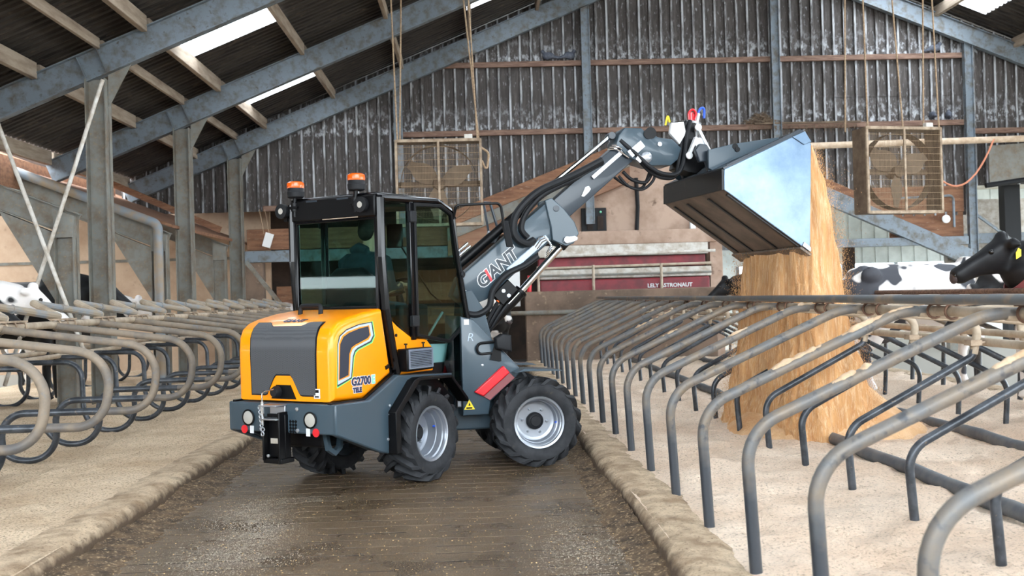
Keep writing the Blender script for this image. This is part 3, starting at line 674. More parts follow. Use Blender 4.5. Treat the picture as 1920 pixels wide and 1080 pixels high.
# ================================================================== fans, ropes, small things
def fan(loc, rz, lab, W=1.44, H=1.44, D=.42):
    f = empty('cow_fan', loc, lab, 'fan', 'big hanging fans', rz=rz)
    h = W / 2; z = H / 2
    b = B()
    for sx in (-1, 1): b.box((sx * h - .012, 0, -z), (sx * h + .012, D, z))
    for sz in (-1, 1): b.box((-h, 0, sz * z - .012), (h, D, sz * z + .012))
    obj('casing', b, 'fan_brown', f)
    b = B()
    for sx in (-1, 1): b.box((sx * h - .02, -.02, -z - .02), (sx * h + .02, .02, z + .02))
    for sz in (-1, 1): b.box((-h, -.02, sz * z - .025), (h, .02, sz * z + .025))
    b.box((-.018, -.025, -z), (.018, .0, z)); obj('frame', b, 'dusty_metal', f)
    b = B(); n = 56
    for k in range(1, n):
        x = -h + W * k / n; b.box((x - .0017, -.010, -z), (x + .0017, -.006, z))
    for k in range(1, 13):
        q = -z + H * k / 13; b.box((-h, -.014, q - .003), (h, -.008, q + .003))
    o = obj('guard_mesh', b, 'wire', f); o['kind'] = 'stuff'
    b = B()
    rr = [.665] * 1
    pts = [(math.cos(2 * math.pi * k / 36) * .66, D * .5, math.sin(2 * math.pi * k / 36) * .66) for k in range(37)]
    b.loft([[(x, D * .25, q) for x, _, q in pts], [(x, D * .8, q) for x, _, q in pts]], cap=False); obj('shroud', b, 'fan_brown', f)
    for k in range(3):
        a0 = 2 * math.pi * k / 3 + .35; rings = []
        for t in range(7):
            r = .08 + .54 * t / 6; hw = .07 + .1 * math.sin(math.pi * min(1, t / 5.2)); u = Vector((math.cos(a0), 0, math.sin(a0))); v = Vector((-math.sin(a0), 0, math.cos(a0)))
            tw = .5; c = u * r + Vector((0, D * .5, 0)) + v * .06 * (t / 6)
            rings.append([c + v * s * hw + Vector((0, s * hw * tw + q, 0)) for s, q in ((-1, -.006), (1, -.006), (1, .006), (-1, .006))])
        obj('blade', B().loft(rings), 'fan_blade', f)
    obj('hub', B().lathe([(.0, -.05), (.1, -.04), (.12, .05), (.12, .22), (.0, .24)], (0, D * .45, 0), (0, 1, 0), 18), 'fan_brown', f)
    obj('motor_mount', B().box((-h, D * .75, -.05), (h, D * .85, .05)), 'fan_brown', f)
    obj('junction_box', B().box((h * .62, 0, z + .02), (h * .62 + .14, .1, z + .1)), 'off_white', f, bevel=.01)
    obj('cable', B().tube(fillet([((h, .2, z - .1), 0), ((h + .15, .2, z - .2), .1), ((h + .1, .15, z - .55), .1), ((h + .02, .1, z - .35), 0)]), .02, 8), 'rope', f)
    return f
fan((-.55, 18.2, 3.52), 0.02, 'dusty square fan with wire guard hanging above the loader cab')
fan((7.42, 18.0, 3.52), .22, 'dusty square fan with wire guard hanging behind the bucket on the right')
for x0, x1, y, zb, lab in ((-1.25, -1.30, 18.3, 4.25, 'rope holding the left corner of the fan above the cab'), (-1.22, -1.12, 18.5, 4.25, 'second rope on the left of the fan above the cab'),
                       (.12, .0, 18.3, 4.25, 'rope holding the right corner of the fan above the cab'), (.15, -.12, 18.5, 4.25, 'second rope on the right of the fan above the cab'),
                       (6.74, 6.7, 17.85, 4.25, 'rope on the front left corner of the right-hand fan'), (6.55, 6.7, 18.4, 4.25, 'rope on the back left corner of the right-hand fan'),
                       (8.1, 7.98, 18.15, 4.25, 'rope on the front right corner of the right-hand fan'), (7.85, 7.98, 18.2, 4.25, 'rope on the back right corner of the right-hand fan'), (7.45, 7.15, 18.1, 4.25, 'rope at the middle of the right-hand fan')):
    tag(obj('hanging_rope', B().tube([(x0 + (x1 - x0) * t / 8, y, zb + (rz_(x1) + .4 - zb) * t / 8) for t in range(9)], .014, 6), 'rope'), lab, 'rope')
bx = empty('control_box', (-4.75, 24.9, 3.0), 'small white plastic box hanging on strings at the brown board', 'box')
obj('housing', B().obox((0, 0, 0), (.09, 0, -.03), (0, .04, 0), (.05, 0, .16)), 'white_paint', bx, bevel=.01)
for s in (-1, 1): obj('string', B().tube([(s * .06 - .03, 0, .15), (-.12 + s * .06, 0, .72)], .008, 6), 'rope', bx)
# pigeons on the girts
def pigeon(loc, rz, lab):
    b = B().ell((0, 0, .1), .13, .07, .08); b.ell((.11, 0, .19), .045, .04, .045); b.tube([(.06, 0, .12), (.1, 0, .17)], [.05, .035], 10); b.tube([(-.1, 0, .08), (-.24, 0, .04)], [.04, .025], 8); b.tube([(.15, 0, .185), (.185, 0, .175)], [.012, .003], 6); b.tube([(.02, .02, .05), (.02, .02, 0)], .007, 6); b.tube([(.02, -.02, .05), (.02, -.02, 0)], .007, 6)
    o = link('pigeon', voxel(b, .014, 3), 'pigeon'); o.location = loc; o.rotation_euler = (0, 0, rz); o.scale = (1.15,) * 3; tag(o, lab, 'pigeon', 'pigeons on the wall girts')
pigeon((1.9, 25.2, 7.1), 2.9, 'grey pigeon on the upper girt, left of a pair')
pigeon((2.4, 25.2, 7.1), .3, 'grey pigeon on the upper girt beside the wall post, right of a pair')
pigeon((11.1, 25.2, 5.49), 1.5, 'grey pigeon on the lower girt above the right-hand fan')
pigeon((11.5, 25.2, 5.49), 1.2, 'grey pigeon on the lower girt nearest the right wall post')
pigeon((11.2, 25.2, 7.1), 0, 'grey pigeon on the upper girt under the right rafter')
b = B()
for k in range(220):
    a = random.uniform(0, 6.28); r = random.uniform(0, .34); c = Vector((6.95 + r * math.cos(a) * 1.3, 25.12 + .05 * math.sin(a * 3), 5.52 + (.3 - r) * random.random() * .8)); d = Vector((random.uniform(-.14, .14), random.uniform(-.04, .04), random.uniform(-.06, .05)))
    b.tube([c - d, c + d], .008, 4)
for k in range(90):
    c = Vector((random.uniform(6.6, 9.2), 25.08, 5.42)); b.tube([c, c + Vector((random.uniform(-.08, .08), -.02, -random.uniform(.03, .2)))], .006, 4)
b.box((6.75, 25.06, 5.46), (9.3, 25.12, 5.5))
tag(obj('birds_nest', b, 'fan_brown'), 'straw bird nest spilling over the lower girt', 'nest')
# ================================================================== milking robot behind the low wall
rb = empty('milking_robot', (3.4, 24.0, 0), 'dark red milking machine with white lettering behind the low wall', 'milking machine')
obj('red_casing', B().box((-1.9, .3, 1.2), (2.0, .6, 1.88)), 'red_dark', rb, bevel=.03)
obj('red_hood', B().box((-1.9, .7, 2.15), (2.0, 1.0, 2.4)), 'red_dark', rb, bevel=.02)
obj('grey_cover', B().box((-1.9, .32, 1.9), (2.05, .6, 2.12)), 'off_white', rb, bevel=.02)
obj('top_rail', B().cyl((-1.8, .1, 2.42), (2.1, .1, 2.46), .035), 'off_white', rb)
obj('middle_rail', B().cyl((-1.8, .1, 2.15), (2.0, .1, 2.18), .03), 'rail_light', rb)
obj('lower_rail', B().cyl((-2.0, .1, 1.98), (2.0, .1, 1.98), .025), 'steel_dirty', rb)
for x in (-1.95, -.7, .85): obj('upright', B().cyl((x, .08, 1.0), (x, .08, 2.2), .032), 'rail_light', rb)
obj('steel_panel', B().box((-1.9, .62, 2.42), (2.05, .66, 2.68)), 'off_white', rb)
obj('white_cabinet', B().box((-2.9, .5, 1.3), (-2.35, .8, 2.35)), 'white_paint', rb, bevel=.02)
obj('red_hose', B().tube([(-2.15, .0, 2.0), (-2.17, .0, 1.5)], .05, 8), 'red', rb)
tm = text_mesh('LELY ASTRONAUT', .125, .004, .003); o = link('lettering', tm, 'white', rb, Matrix.Translation((.56, .29, 1.66)) @ Matrix.Rotation(math.pi / 2, 4, 'X'))
eb = empty('switch_cabinet', (2.9, 25.4, 3.3), 'dark open switch cabinet on the plastered wall above the low wall', 'cabinet')
obj('back_box', B().box((-.3, .0, -.3), (.3, .12, .3)), 'black_plastic', eb, bevel=.01)
for x in (-.17, .08): obj('fuse_block', B().box((x, -.04, -.22), (x + .14, .0, .1)), 'dark_room', eb)
obj('indicator_lamp', B().ell((-.1, -.02, .2), .03, .03, .03), 'mint', eb); obj('indicator_lamp', B().ell((.16, -.02, .2), .03, .03, .03), 'mint', eb)
tag(obj('wall_cable', B().tube([(3.95, 25.48, 4.3), (3.97, 25.46, 3.6), (3.93, 25.46, 3.05)], .05, 8), 'black_plastic'), 'black cable conduit running down the plastered wall', 'cable')
tag(obj('wall_socket', B().box((5.2, 25.35, 3.03), (5.34, 25.5, 3.3)), 'white_paint', bevel=.02), 'small white socket on the plastered ledge below the bucket', 'socket')
tag(obj('wall_lamp', B().lathe([(0, 0), (.09, .0), (.1, -.05), (.0, -.09)], (11.3, 25.12, 3.1), (0, 1, 0)), 'white_paint'), 'round white lamp on the brown boards by the right post', 'lamp')
tag(obj('conduit', B().tube(fillet([((10.1, 25.1, 3.62), 0), ((11.5, 25.1, 3.66), .1), ((11.5, 25.1, 2.9), 0)]), .03, 8), 'steel_grey'), 'thin grey conduit bent over the brown boards by the right post', 'conduit')
# ================================================================== wheel loader
def frm(o, th): return Matrix.Translation(o) @ Matrix.Rotation(math.radians(90 - th), 4, 'Z')
PV = Vector((-.43, 10.08, 0))
LD = empty('wheel_loader', PV, 'orange and grey articulated wheel loader tipping its raised bucket', 'wheel loader')
MRW = frm((-.92, 9.40, 0), 33); MFW = frm((.43, 10.21, 0), 79)
MR = Matrix.Translation(-PV) @ MRW; MF = Matrix.Translation(-PV) @ MFW
def rp(name, b, m, bevel=0, par=None, angle=35, label=None):
    return obj(name, b, m, par or LD, None if par else MR, bevel, angle, label)
def fp(name, b, m, bevel=0, par=None, angle=35, label=None):
    return obj(name, b, m, par or LD, None if par else MF, bevel, angle, label)
def frame_prism(poly, w_, fn, t0, t1):
    inn = offset_poly(poly, w_); n = len(poly); b = B(); vs = []
    for t in (t0, t1):
        vs += [fn(a, c, t) for a, c in poly] + [fn(a, c, t) for a, c in inn]
    fs = []
    for i in range(n):
        j = (i + 1) % n
        fs += [(i, j, n + j, n + i), (2 * n + i, 3 * n + i, 3 * n + j, 2 * n + j), (i, 2 * n + i, 2 * n + j, j), (n + i, n + j, 3 * n + j, 3 * n + i)]
    return b.add(vs, fs)
# ---- wheels
def tyre_mesh():
    R = .358; w_ = .175
    b = B().lathe([(.235, -.15), (.25, -.168), (.30, -.182), (.335, -.178), (.35, -.162), (R, -.12), (R, .12), (.35, .162), (.335, .178), (.30, .182), (.25, .168), (.235, .15), (.22, .12), (.22, -.12)], (0, 0, 0), (0, 1, 0), 48, cap=False)
    n = 17
    for side in (-1, 1):
        for k in range(n):
            a0 = 2 * math.pi * (k + (.5 if side > 0 else 0)) / n; rings = []
            for t in range(8):
                u = t / 7
                if u < .72: y = (-.012 + .172 * u / .72); r = .408 - .010 * (u / .72) ** 2; base = .352
                else: v = (u - .72) / .28; y = .16 + .022 * v; r = .396 - .055 * v; base = r - .03 - .0 * v
                a = a0 + (.50 * u ** 1.25) * 1.0; hw = .05 + .012 * u
                y2 = y - (.0 if u < .72 else .012)
                rings.append([(rr * math.cos(a + s * hw_), side * yy, rr * math.sin(a + s * hw_)) for s, rr, yy, hw_ in ((-1, base, y2 - .01, hw * 1.25), (-1, r, y, hw * .8), (1, r, y, hw * .8), (1, base, y2 - .01, hw * 1.25))])
            b.loft(rings)
    return b.mesh('tyre', 40)
TY = tyre_mesh(); TY.materials.append(MATS['rubber'])
RIM = B().lathe([(.215, .155), (.232, .16), (.236, .152), (.224, .146), (.218, .135), (.216, .12), (.205, .112), (.2, .09), (.196, .065), (.188, .06), (.186, .0), (.18, -.02), (.165, -.028), (.15, -.03), (.0, -.03), (.0, -.045), (.19, -.05), (.205, -.1), (.232, -.16)], (0, 0, 0), (0, -1, 0), 48, cap=False)
RIM = RIM.mesh('rim', 28); RIM.materials.append(MATS['rim'])
HUB = B().lathe([(.078, -.035), (.078, .02), (.066, .035), (.05, .04), (.046, .05), (.0, .052)], (0, 0, 0), (0, -1, 0), 24).mesh('hub'); HUB.materials.append(MATS['black_plastic'])
NUT = B().lathe([(.012, 0), (.012, .016), (.006, .022), (.0, .022)], (0, 0, 0), (0, -1, 0), 6).mesh('wheel_nut'); NUT.materials.append(MATS['zinc'])
VALV = B().cyl((.165, -.04, .07), (.168, -.06, .074), .009).mesh('valve_stem'); VALV.materials.append(MATS['blue'])
def wheel(M, y, nm, spin):
    flip = Matrix.Identity(4) if y < 0 else Matrix.Rotation(math.pi, 4, 'Z')
    o = link(nm, TY, None, LD, M @ Matrix.Translation((0, y, .405)) @ flip @ Matrix.Rotation(spin, 4, 'Y'))
    link('rim', RIM, None, o); link('hub', HUB, None, o, Matrix.Translation((0, -.03 + .05, 0))); link('valve_stem', VALV, None, o)
    for k in range(6): link('wheel_nut', NUT, None, o, Matrix.Translation((.115 * math.cos(k * math.pi / 3 + .4), .03, .115 * math.sin(k * math.pi / 3 + .4))))
wheel(MR, -.475, 'rear_wheel', .2); wheel(MR, .475, 'rear_wheel', .9); wheel(MF, -.475, 'front_wheel', .5); wheel(MF, .475, 'front_wheel', 1.3)
rp('rear_axle', B().cyl((0, -.42, .405), (0, .42, .405), .08).box((-.14, -.16, .27), (.14, .16, .56)), 'black')
fp('front_axle', B().cyl((0, -.42, .405), (0, .42, .405), .08).box((-.14, -.16, .27), (.14, .16, .56)), 'black')
rp('rear_chassis', B().box((-1.0, -.3, .4), (.45, .3, .95)).box((.4, -.15, .33), (.72, .15, .8)), 'black', .02)
fp('front_chassis', B().box((-.75, -.2, .32), (.3, .2, .75)), 'paint_grey', .02)
rp('centre_joint', B().cyl((.83, 0, .25), (.83, 0, .95), .07).box((.66, -.14, .3), (.9, .14, .38)).box((.66, -.14, .7), (.9, .14, .78)), 'black')
# ---- hood
HP = [(-1.105, .775), (-.72, .765), (-.355, .94), (-.455, 1.478), (-.7, 1.452), (-.9, 1.415), (-1.0, 1.385), (-1.065, 1.34), (-1.098, 1.27), (-1.108, 1.15)]
hood = rp('hood', rprism(HP, XZ, -.5, .5, .055, 5), 'orange', angle=28)
def hx(z):
    pr = [(.7, -1.105), (1.15, -1.108), (1.27, -1.098), (1.34, -1.065), (1.385, -1.0), (1.415, -.9), (1.452, -.7)]
    for (a, xa), (b_, xb) in zip(pr, pr[1:]):
        if a <= z <= b_: return xa + (xb - xa) * (z - a) / (b_ - a)
    return -.7
def zb_(y):
    y = abs(y)
    return .985 if y < .09 else (.985 - (y - .09) / .1 * .16 if y < .19 else .825)
def zt_(y):
    y = abs(y); return 1.352 if y < .17 else (1.352 + (y - .17) / .05 * .03 if y < .22 else 1.382)
def grille(hwt, hwb, dz, off, extra=0.):
    b = B(); ny = 28; nz_ = 14; vs = []
    for i in range(ny + 1):
        u = -1 + 2 * i / ny
        for j in range(nz_ + 1):
            t = j / nz_; yn = u * .37; zlo = zb_(yn) - dz; zhi = zt_(yn) + dz * .5; z = zlo + (zhi - zlo) * t
            hw = hwb + (hwt - hwb) * ((z - .82) / .56); y = u * hw; vs.append((hx(min(1.45, z)) - off, y, z + (off if z > 1.3 else 0)))
    fs = [(i * (nz_ + 1) + j, (i + 1) * (nz_ + 1) + j, (i + 1) * (nz_ + 1) + j + 1, i * (nz_ + 1) + j + 1) for i in range(ny) for j in range(nz_)]
    return b.add(vs, fs)
gp = MATS['perforated']; nt = gp.node_tree; N = nt.nodes; L = nt.links
tc = N.new('ShaderNodeTexCoord'); mp = N.new('ShaderNodeMapping'); mp.inputs['Rotation'].default_value = (math.radians(45), 0, 0); L.new(tc.outputs['Object'], mp.inputs[0])
vo = N.new('ShaderNodeTexVoronoi'); vo.inputs['Scale'].default_value = 95; vo.inputs['Randomness'].default_value = 0; L.new(mp.outputs[0], vo.inputs['Vector'])
mr = N.new('ShaderNodeMapRange'); mr.inputs[1].default_value = .3; mr.inputs[2].default_value = .42; L.new(vo.outputs['Distance'], mr.inputs[0])
mx = N.new('ShaderNodeMix'); mx.data_type = 'RGBA'; mx.inputs[6].default_value = lin((36, 37, 40)); mx.inputs[7].default_value = lin((80, 82, 86)); L.new(mr.outputs[0], mx.inputs[0]); L.new(mx.outputs[2], N['Principled BSDF'].inputs['Base Color'])
rp('grille_rim', grille(.355, .345, .012, .004), 'black_plastic', par=hood)
rp('grille', grille(.343, .333, 0, .009), 'perforated', par=hood)
rp('notch_recess', B().prism([(-.13, .79), (.13, .79), (.075, .9), (-.075, .9)], YZ, -1.113, -1.108), 'black', par=hood)
rp('rear_camera', B().lathe([(.045, -.01), (.05, .03), (.035, .06), (.0, .062)], (-1.105, .06, .845), (-1, 0, 0), 16), 'black_plastic', par=hood)
rp('hood_handle', B().tube(fillet([((-.72, .16, 1.44), 0), ((-.71, .16, 1.515), .03), ((-.71, -.06, 1.515), .03), ((-.72, -.06, 1.44), 0)]), .02, 10), 'black_plastic', par=hood)
tm = text_mesh('GIANT', .075, .001, .003, .1, 'CENTER'); Z2 = Vector((-.35, 0, .94)).normalized(); Y2 = Vector((.94, 0, .35)).normalized()
link('maker_lettering', tm, 'navy', hood, Matrix(((0, Y2.x, Z2.x, -.985), (-1, 0, 0, -.0), (0, Y2.z, Z2.z, 1.392), (0, 0, 0, 1))))
rp('sticker', B().box((-1.113, -.375, .80), (-1.108, -.315, .875)), 'white', par=hood)
rp('sticker_mark', B().box((-1.115, -.365, .845), (-1.111, -.325, .868)).box((-1.115, -.365, .81), (-1.111, -.325, .82)), 'black', par=hood)
vent_in = [(-1.013, 1.217), (-0.974, 1.27), (-0.909, 1.298), (-0.777, 1.328), (-0.665, 1.341), (-0.651, 1.269), (-0.68, 1.246), (-0.837, 1.201), (-0.881, 1.182), (-0.91, 1.135), (-0.928, 0.97), (-1.035, 0.945)]
vent_or = [(-1.029, 1.218), (-0.989, 1.278), (-0.919, 1.309), (-0.776, 1.338), (-0.653, 1.349), (-0.634, 1.268), (-0.664, 1.234), (-0.827, 1.19), (-0.865, 1.171), (-0.892, 1.131), (-0.912, 0.962), (-1.042, 0.935)]
vent_lb = [(-1.036, 1.212), (-1.007, 1.275), (-0.929, 1.319), (-0.776, 1.354), (-0.624, 1.368), (-0.603, 1.267), (-0.642, 1.222), (-0.805, 1.177), (-0.841, 1.156), (-0.865, 1.112), (-0.891, 0.95), (-1.05, 0.905)]
vent_dk = [(-1.041, 1.212), (-1.014, 1.28), (-0.929, 1.327), (-0.775, 1.363), (-0.609, 1.376), (-0.586, 1.263), (-0.625, 1.212), (-0.795, 1.165), (-0.829, 1.144), (-0.85, 1.107), (-0.88, 0.942), (-1.054, 0.889)]
vent_gr = [(-1.041, 1.212), (-1.014, 1.28), (-0.929, 1.327), (-0.775, 1.363), (-0.597, 1.379), (-0.573, 1.258), (-0.612, 1.204), (-0.784, 1.157), (-0.818, 1.137), (-0.839, 1.103), (-0.874, 0.937), (-1.056, 0.878)]
for s in (-1, 1):
    for nm, pl, m, d in (('stripe_green', vent_gr, 'green', .002), ('stripe_dark', vent_dk, 'boom_dark', .004), ('stripe_pale', vent_lb, 'lightblue_grey', .006), ('stripe_orange', vent_or, 'orange_deep', .008), ('side_vent', vent_in, 'vent_dark', .010)):
        a, b_ = sorted((s * .497, s * (.5 + d)))
        rp(nm, B().prism(pl, XZ, a, b_), m, par=hood)
RX90 = Matrix.Rotation(math.pi / 2, 4, 'X')
for txt, sz, x, z, m in (('G2700', .088, -.885, .883, 'navy'), ('E', .088, -.635, .883, 'mint'), ('TELE', .05, -.868, .828, 'navy')):
    link('lettering_halo', text_mesh(txt, sz, .0005, .0085), 'white', hood, Matrix.Translation((x, -.5015, z)) @ RX90)
    link('lettering', text_mesh(txt, sz, .0005, .004), m, hood, Matrix.Translation((x, -.5035, z)) @ RX90)
rp('hood_latch', B().obox((-.43, -.505, 1.0), (.022, 0, .008), (0, .008, 0), (-.004, 0, .014)), 'black', par=hood)
# ---- rear bumper, side panels
bump = rp('rear_bumper', B().prism([(-1.165, .44), (-1.165, -.44), (-1.145, -.56), (-.9, -.56), (-.9, .56), (-1.145, .56)], XY, .53, .762), 'paint_grey', .012)
SP = [(-1.15, .53), (-1.15, .762), (-.74, .758), (-.36, .93), (-.19, .888), (-.495, .63), (-.5, .30), (-.62, .33)]
for s in (-1, 1):
    a, b_ = sorted((s * .50, s * .562)); sp = rp('side_panel', B().prism(SP, XZ, a, b_), 'paint_grey', .012)
    a, b_ = sorted((s * .52, s * .64))
    rp('wheel_arch', B().prism([(-.24, .875), (-.17, .895), (.31, .88), (.56, .66), (.56, .62), (.30, .855), (-.16, .865), (-.44, .625), (-.44, .3), (-.505, .3), (-.505, .64)], XZ, a, b_), 'black', .006, par=sp)
    rp('panel_seam', B().prism([(-1.15, .757), (-.735, .753), (-.355, .925), (-.355, .945), (-.74, .772), (-1.15, .775)], XZ, min(s * .48, s * .515), max(s * .48, s * .515)), 'black', par=sp)
    for q in ((-.47, .69), (-.475, .62), (-.5, .42)): rp('bolt', B().lathe([(.012, 0), (.012, .008), (0, .012)], (q[0] - .02, s * .562, q[1]), (0, s, 0), 8), 'zinc', par=sp)
    rp('lower_skirt', B().prism([(-1.1, .53), (-.62, .34), (-.55, .34), (-.55, .5), (-.9, .56)], XZ, min(s * .42, s * .5), max(s * .42, s * .5)), 'paint_grey', .01, par=sp)
    rp('tow_eye', frame_prism([(-1.02, .55), (-.8, .5), (-.82, .38), (-.9, .33), (-.98, .38)], .035, XZ, min(s * .3, s * .34), max(s * .3, s * .34)), 'paint_grey', par=bump)
    yy = s * .325
    rp('lamp_ring', B().lathe([(.06, 0), (.066, .012), (.054, .016), (.05, .006)], (-1.165, yy, .64), (-1, 0, 0), 24), 'black', par=bump)
    rp('reversing_lamp', B().lathe([(.054, 0), (.052, .012), (.03, .018), (0, .02)], (-1.165, yy, .64), (-1, 0, 0), 24), 'lens', par=bump)
    rp('red_reflector', B().lathe([(.033, 0), (.033, .006), (0, .008)], (-1.165, s * .375, .545), (-1, 0, 0), 20), 'red', par=bump)
    rp('label_plate', B().box((-1.168, s * .375 - .1 if s > 0 else s * .375 + .06, .515), (-1.165, s * .375 - .06 if s > 0 else s * .375 + .1, .575)), 'white', par=bump)
    for zz in (.72, .555): rp('bolt', B().lathe([(.016, 0), (.016, .01), (0, .014)], (-1.165, s * .19, zz), (-1, 0, 0), 8), 'zinc', par=bump)
for i in range(3):
    for j in range(4): rp('vent_hole', B().obox((-1.166, -.115 - i * .028, .545 + j * .026), (.002, 0, 0), (0, .008, .006), (0, -.006, .008)), 'black', par=bump)
hitch = rp('tow_hitch', B().box((-1.2, -.09, .34), (-1.15, .10, .68)).box((-1.26, -.085, .30), (-1.13, -.065, .70)).box((-1.26, .08, .32), (-1.13, .1, .66)).box((-1.25, -.09, .30), (-1.1, .1, .34)), 'black', .006)
rp('clevis_plate', B().box((-1.29, -.08, .745), (-1.16, .1, .758)).box((-1.29, -.08, .64), (-1.16, .1, .653)).box((-1.175, -.07, .65), (-1.165, .09, .75)), 'zinc', .004, par=hitch)
rp('hitch_pin', B().cyl((-1.262, .085, .78), (-1.262, .085, .60), .014).tube(fillet([((-1.262, .085, .78), 0), ((-1.262, .085, .86), .03), ((-1.15, .05, .87), 0)]), .006, 6), 'chrome', par=hitch)
b = B()
for k in range(7): ring(b, (-1.275 + .006 * (k % 2), .1 - .004 * k, .735 - k * .034), (1, k % 2, 0), .015, .005, 8)
rp('chain', b, 'zinc', par=hitch)
for y, z in ((-.04, .62), (-.04, .5), (.04, .36)): rp('bolt', B().lathe([(.014, 0), (.014, .01), (0, .014)], (-1.2 if z > .4 else -1.25, y, z), (-1, 0, 0), 8), 'zinc', par=hitch)
rp('type_plate', B().box((-1.205, -.03, .45), (-1.2, .06, .49)), 'off_white', par=hitch)
# ---- cab
cab = rp('cab_floor', B().box((-.4, -.46, .88), (.78, .46, .98)), 'black', .01)
def pill(pts, r=.034, n=8): return B().tube(fillet([(Vector(p), .05) for p in pts], 4), r, n)
for s in (-1, 1):
    y = .475 * s
    rp('rear_pillar', pill([(-.27, y, .93), (-.40, y, 1.47), (-.432, y, 1.9), (-.43, y, 2.39)], .04), 'black_gloss')
    rp('roof_rail', pill([(-.43, y, 2.385), (.38, y, 2.405), (.585, y, 2.33), (.635, y, 2.26)], .03), 'black_gloss')
    rp('front_pillar', pill([(.61, y, 2.31), (.66, y, 1.97), (.72, y, 1.72), (.82, y, 1.34), (.82, y, .8)], .032), 'black_gloss')
    rp('door_pillar', B().box((-.055, y - .025, 1.2), (-.0, y + .025, 2.38)), 'black_gloss', .008)
    a = min(y - .004, y + .004)
    rp('rear_side_glass', B().prism([(-.41, 2.34), (-.05, 2.36), (-.045, 1.22), (-.35, 1.42)], XZ, a, a + .008), 'tinted_glass')
    DP = [(-.005, 2.37), (.40, 2.38), (.575, 2.31), (.645, 1.975), (.745, 1.54), (.81, 1.33), (.486, 1.147), (-.01, 1.225)]
    dr = rp('door', frame_prism(DP, .03, XZ, y - .018 + s * .02, y + .018 + s * .02), 'black', .005)
    rp('door_glass', B().prism(offset_poly(DP, .02), XZ, y + s * .02 - .003, y + s * .02 + .003), 'door_glass', par=dr)
    for z in (2.25, 1.36): rp('hinge', B().box((-.06, y + s * .02 - .02, z - .05), (.03, y + s * .02 + .025, z + .05)), 'black_plastic', .01, par=dr)
    rp('handle_knob', B().lathe([(.03, 0), (.032, .02), (.02, .03), (0, .03)], (.70, y + s * .03, 1.76), (0, s, 0), 16), 'black_plastic', par=dr)
    rp('lower_glass', B().prism([(.39, .85), (.51, .79), (.80, .77), (.80, 1.28), (.50, 1.14)], XZ, y - .004, y + .004), 'dark_glass')
    rp('lower_frame', B().prism([(.37, .83), (.5, .76), (.83, .74), (.83, .79), (.51, .80), (.40, .86)], XZ, y - .015, y + .015), 'black')
    OS = [(-.36, 1.41), (-.237, 1.325), (-.03, 1.215), (.17, 1.2), (.25, 1.13), (.262, .92), (-.2, .92), (-.26, .945)]
    sdp = rp('cab_side_panel', B().prism(OS, XZ, min(y, y - s * .04), max(y, y - s * .04)), 'orange', .01)
    rp('panel_button', B().lathe([(.014, 0), (.014, .008), (0, .01)], (-.265, y, 1.25), (0, s, 0), 12), 'black', par=sdp)
    rp('sill_plate', B().prism([(-.38, .89), (.42, .86), (.42, .885), (-.36, .925)], XZ, min(s * .40, s * .56), max(s * .40, s * .56)), 'paint_grey', par=sdp)
    rp('inner_panel', B().prism([(.20, 1.15), (.554, 1.139), (.775, 1.241), (.766, 1.06), (.448, .885), (.20, .90)], XZ, min(s * .40, s * .43), max(s * .40, s * .43)), 'teal_panel', .01)
rp('inner_arch', B().prism([(.0, .87), (.31, .872), (.6, .65), (.6, .42), (.36, .42)], XZ, -.45, -.42), 'black')
vb = rp('heater_box', B().box((-.25, -.58, .945), (.115, -.47, 1.135)), 'black', .012)
vy = -.582
for k in range(10):
    z = .985 + k * .0142
    rp('louvre', B().obox((-.065, vy, z), (.155, 0, 0), (0, .004, .0015), (0, -.001, .003)), 'louvre', par=vb)
rp('louvre_frame', frame_prism([(-.235, .965), (.105, .965), (.105, 1.128), (-.235, 1.128)], .012, XZ, -.59, -.58), 'louvre', par=vb)
for x in (-.19, .06): rp('thumb_screw', B().lathe([(.006, 0), (.006, .03), (.016, .032), (.016, .042), (0, .044)], (x, -.52, 1.135), (0, 0, 1), 10), 'black', par=vb)
rp('roof', rprism([(-.455, -.47), (.42, -.47), (.60, -.40), (.60, .40), (.42, .47), (-.455, .47)], XY, 2.365, 2.44, .03, 3), 'black_gloss')
vis = rp('rear_visor', B().box((-.475, -.455, 2.235), (-.425, .455, 2.42)), 'black', .015)
for y in (.22, -.12): rp('visor_slot', B().box((-.48, y - .06, 2.395), (-.47, y + .06, 2.41)), 'boom_dark', par=vis)
rp('visor_lip', B().box((-.482, -.28, 2.236), (-.475, .1, 2.243)), 'rail_light', par=vis)
rwf = rp('rear_window_frame', frame_prism([(-.455, 1.47), (.455, 1.47), (.455, 2.25), (-.455, 2.25)], .035, YZ, -.45, -.41), 'black_gloss', .006)
rp('rear_window', B().box((-.434, -.43, 1.5), (-.428, .43, 2.24)), 'tinted_glass', par=rwf)
rp('cowl', B().prism([(-.455, 1.44), (-.36, 1.475), (-.36, 1.0), (-.30, .96), (-.3, 1.5), (-.455, 1.5)], XZ, -.44, .44), 'black', .008)
rp('windscreen', B().add([(.62, -.45, 2.3), (.62, .45, 2.3), (.66, -.45, 1.97), (.66, .45, 1.97), (.72, -.45, 1.72), (.72, .45, 1.72), (.82, -.45, 1.34), (.82, .45, 1.34), (.82, -.45, .8), (.82, .45, .8)], [(0, 1, 3, 2), (2, 3, 5, 4), (4, 5, 7, 6), (6, 7, 9, 8)]), 'tinted_glass')
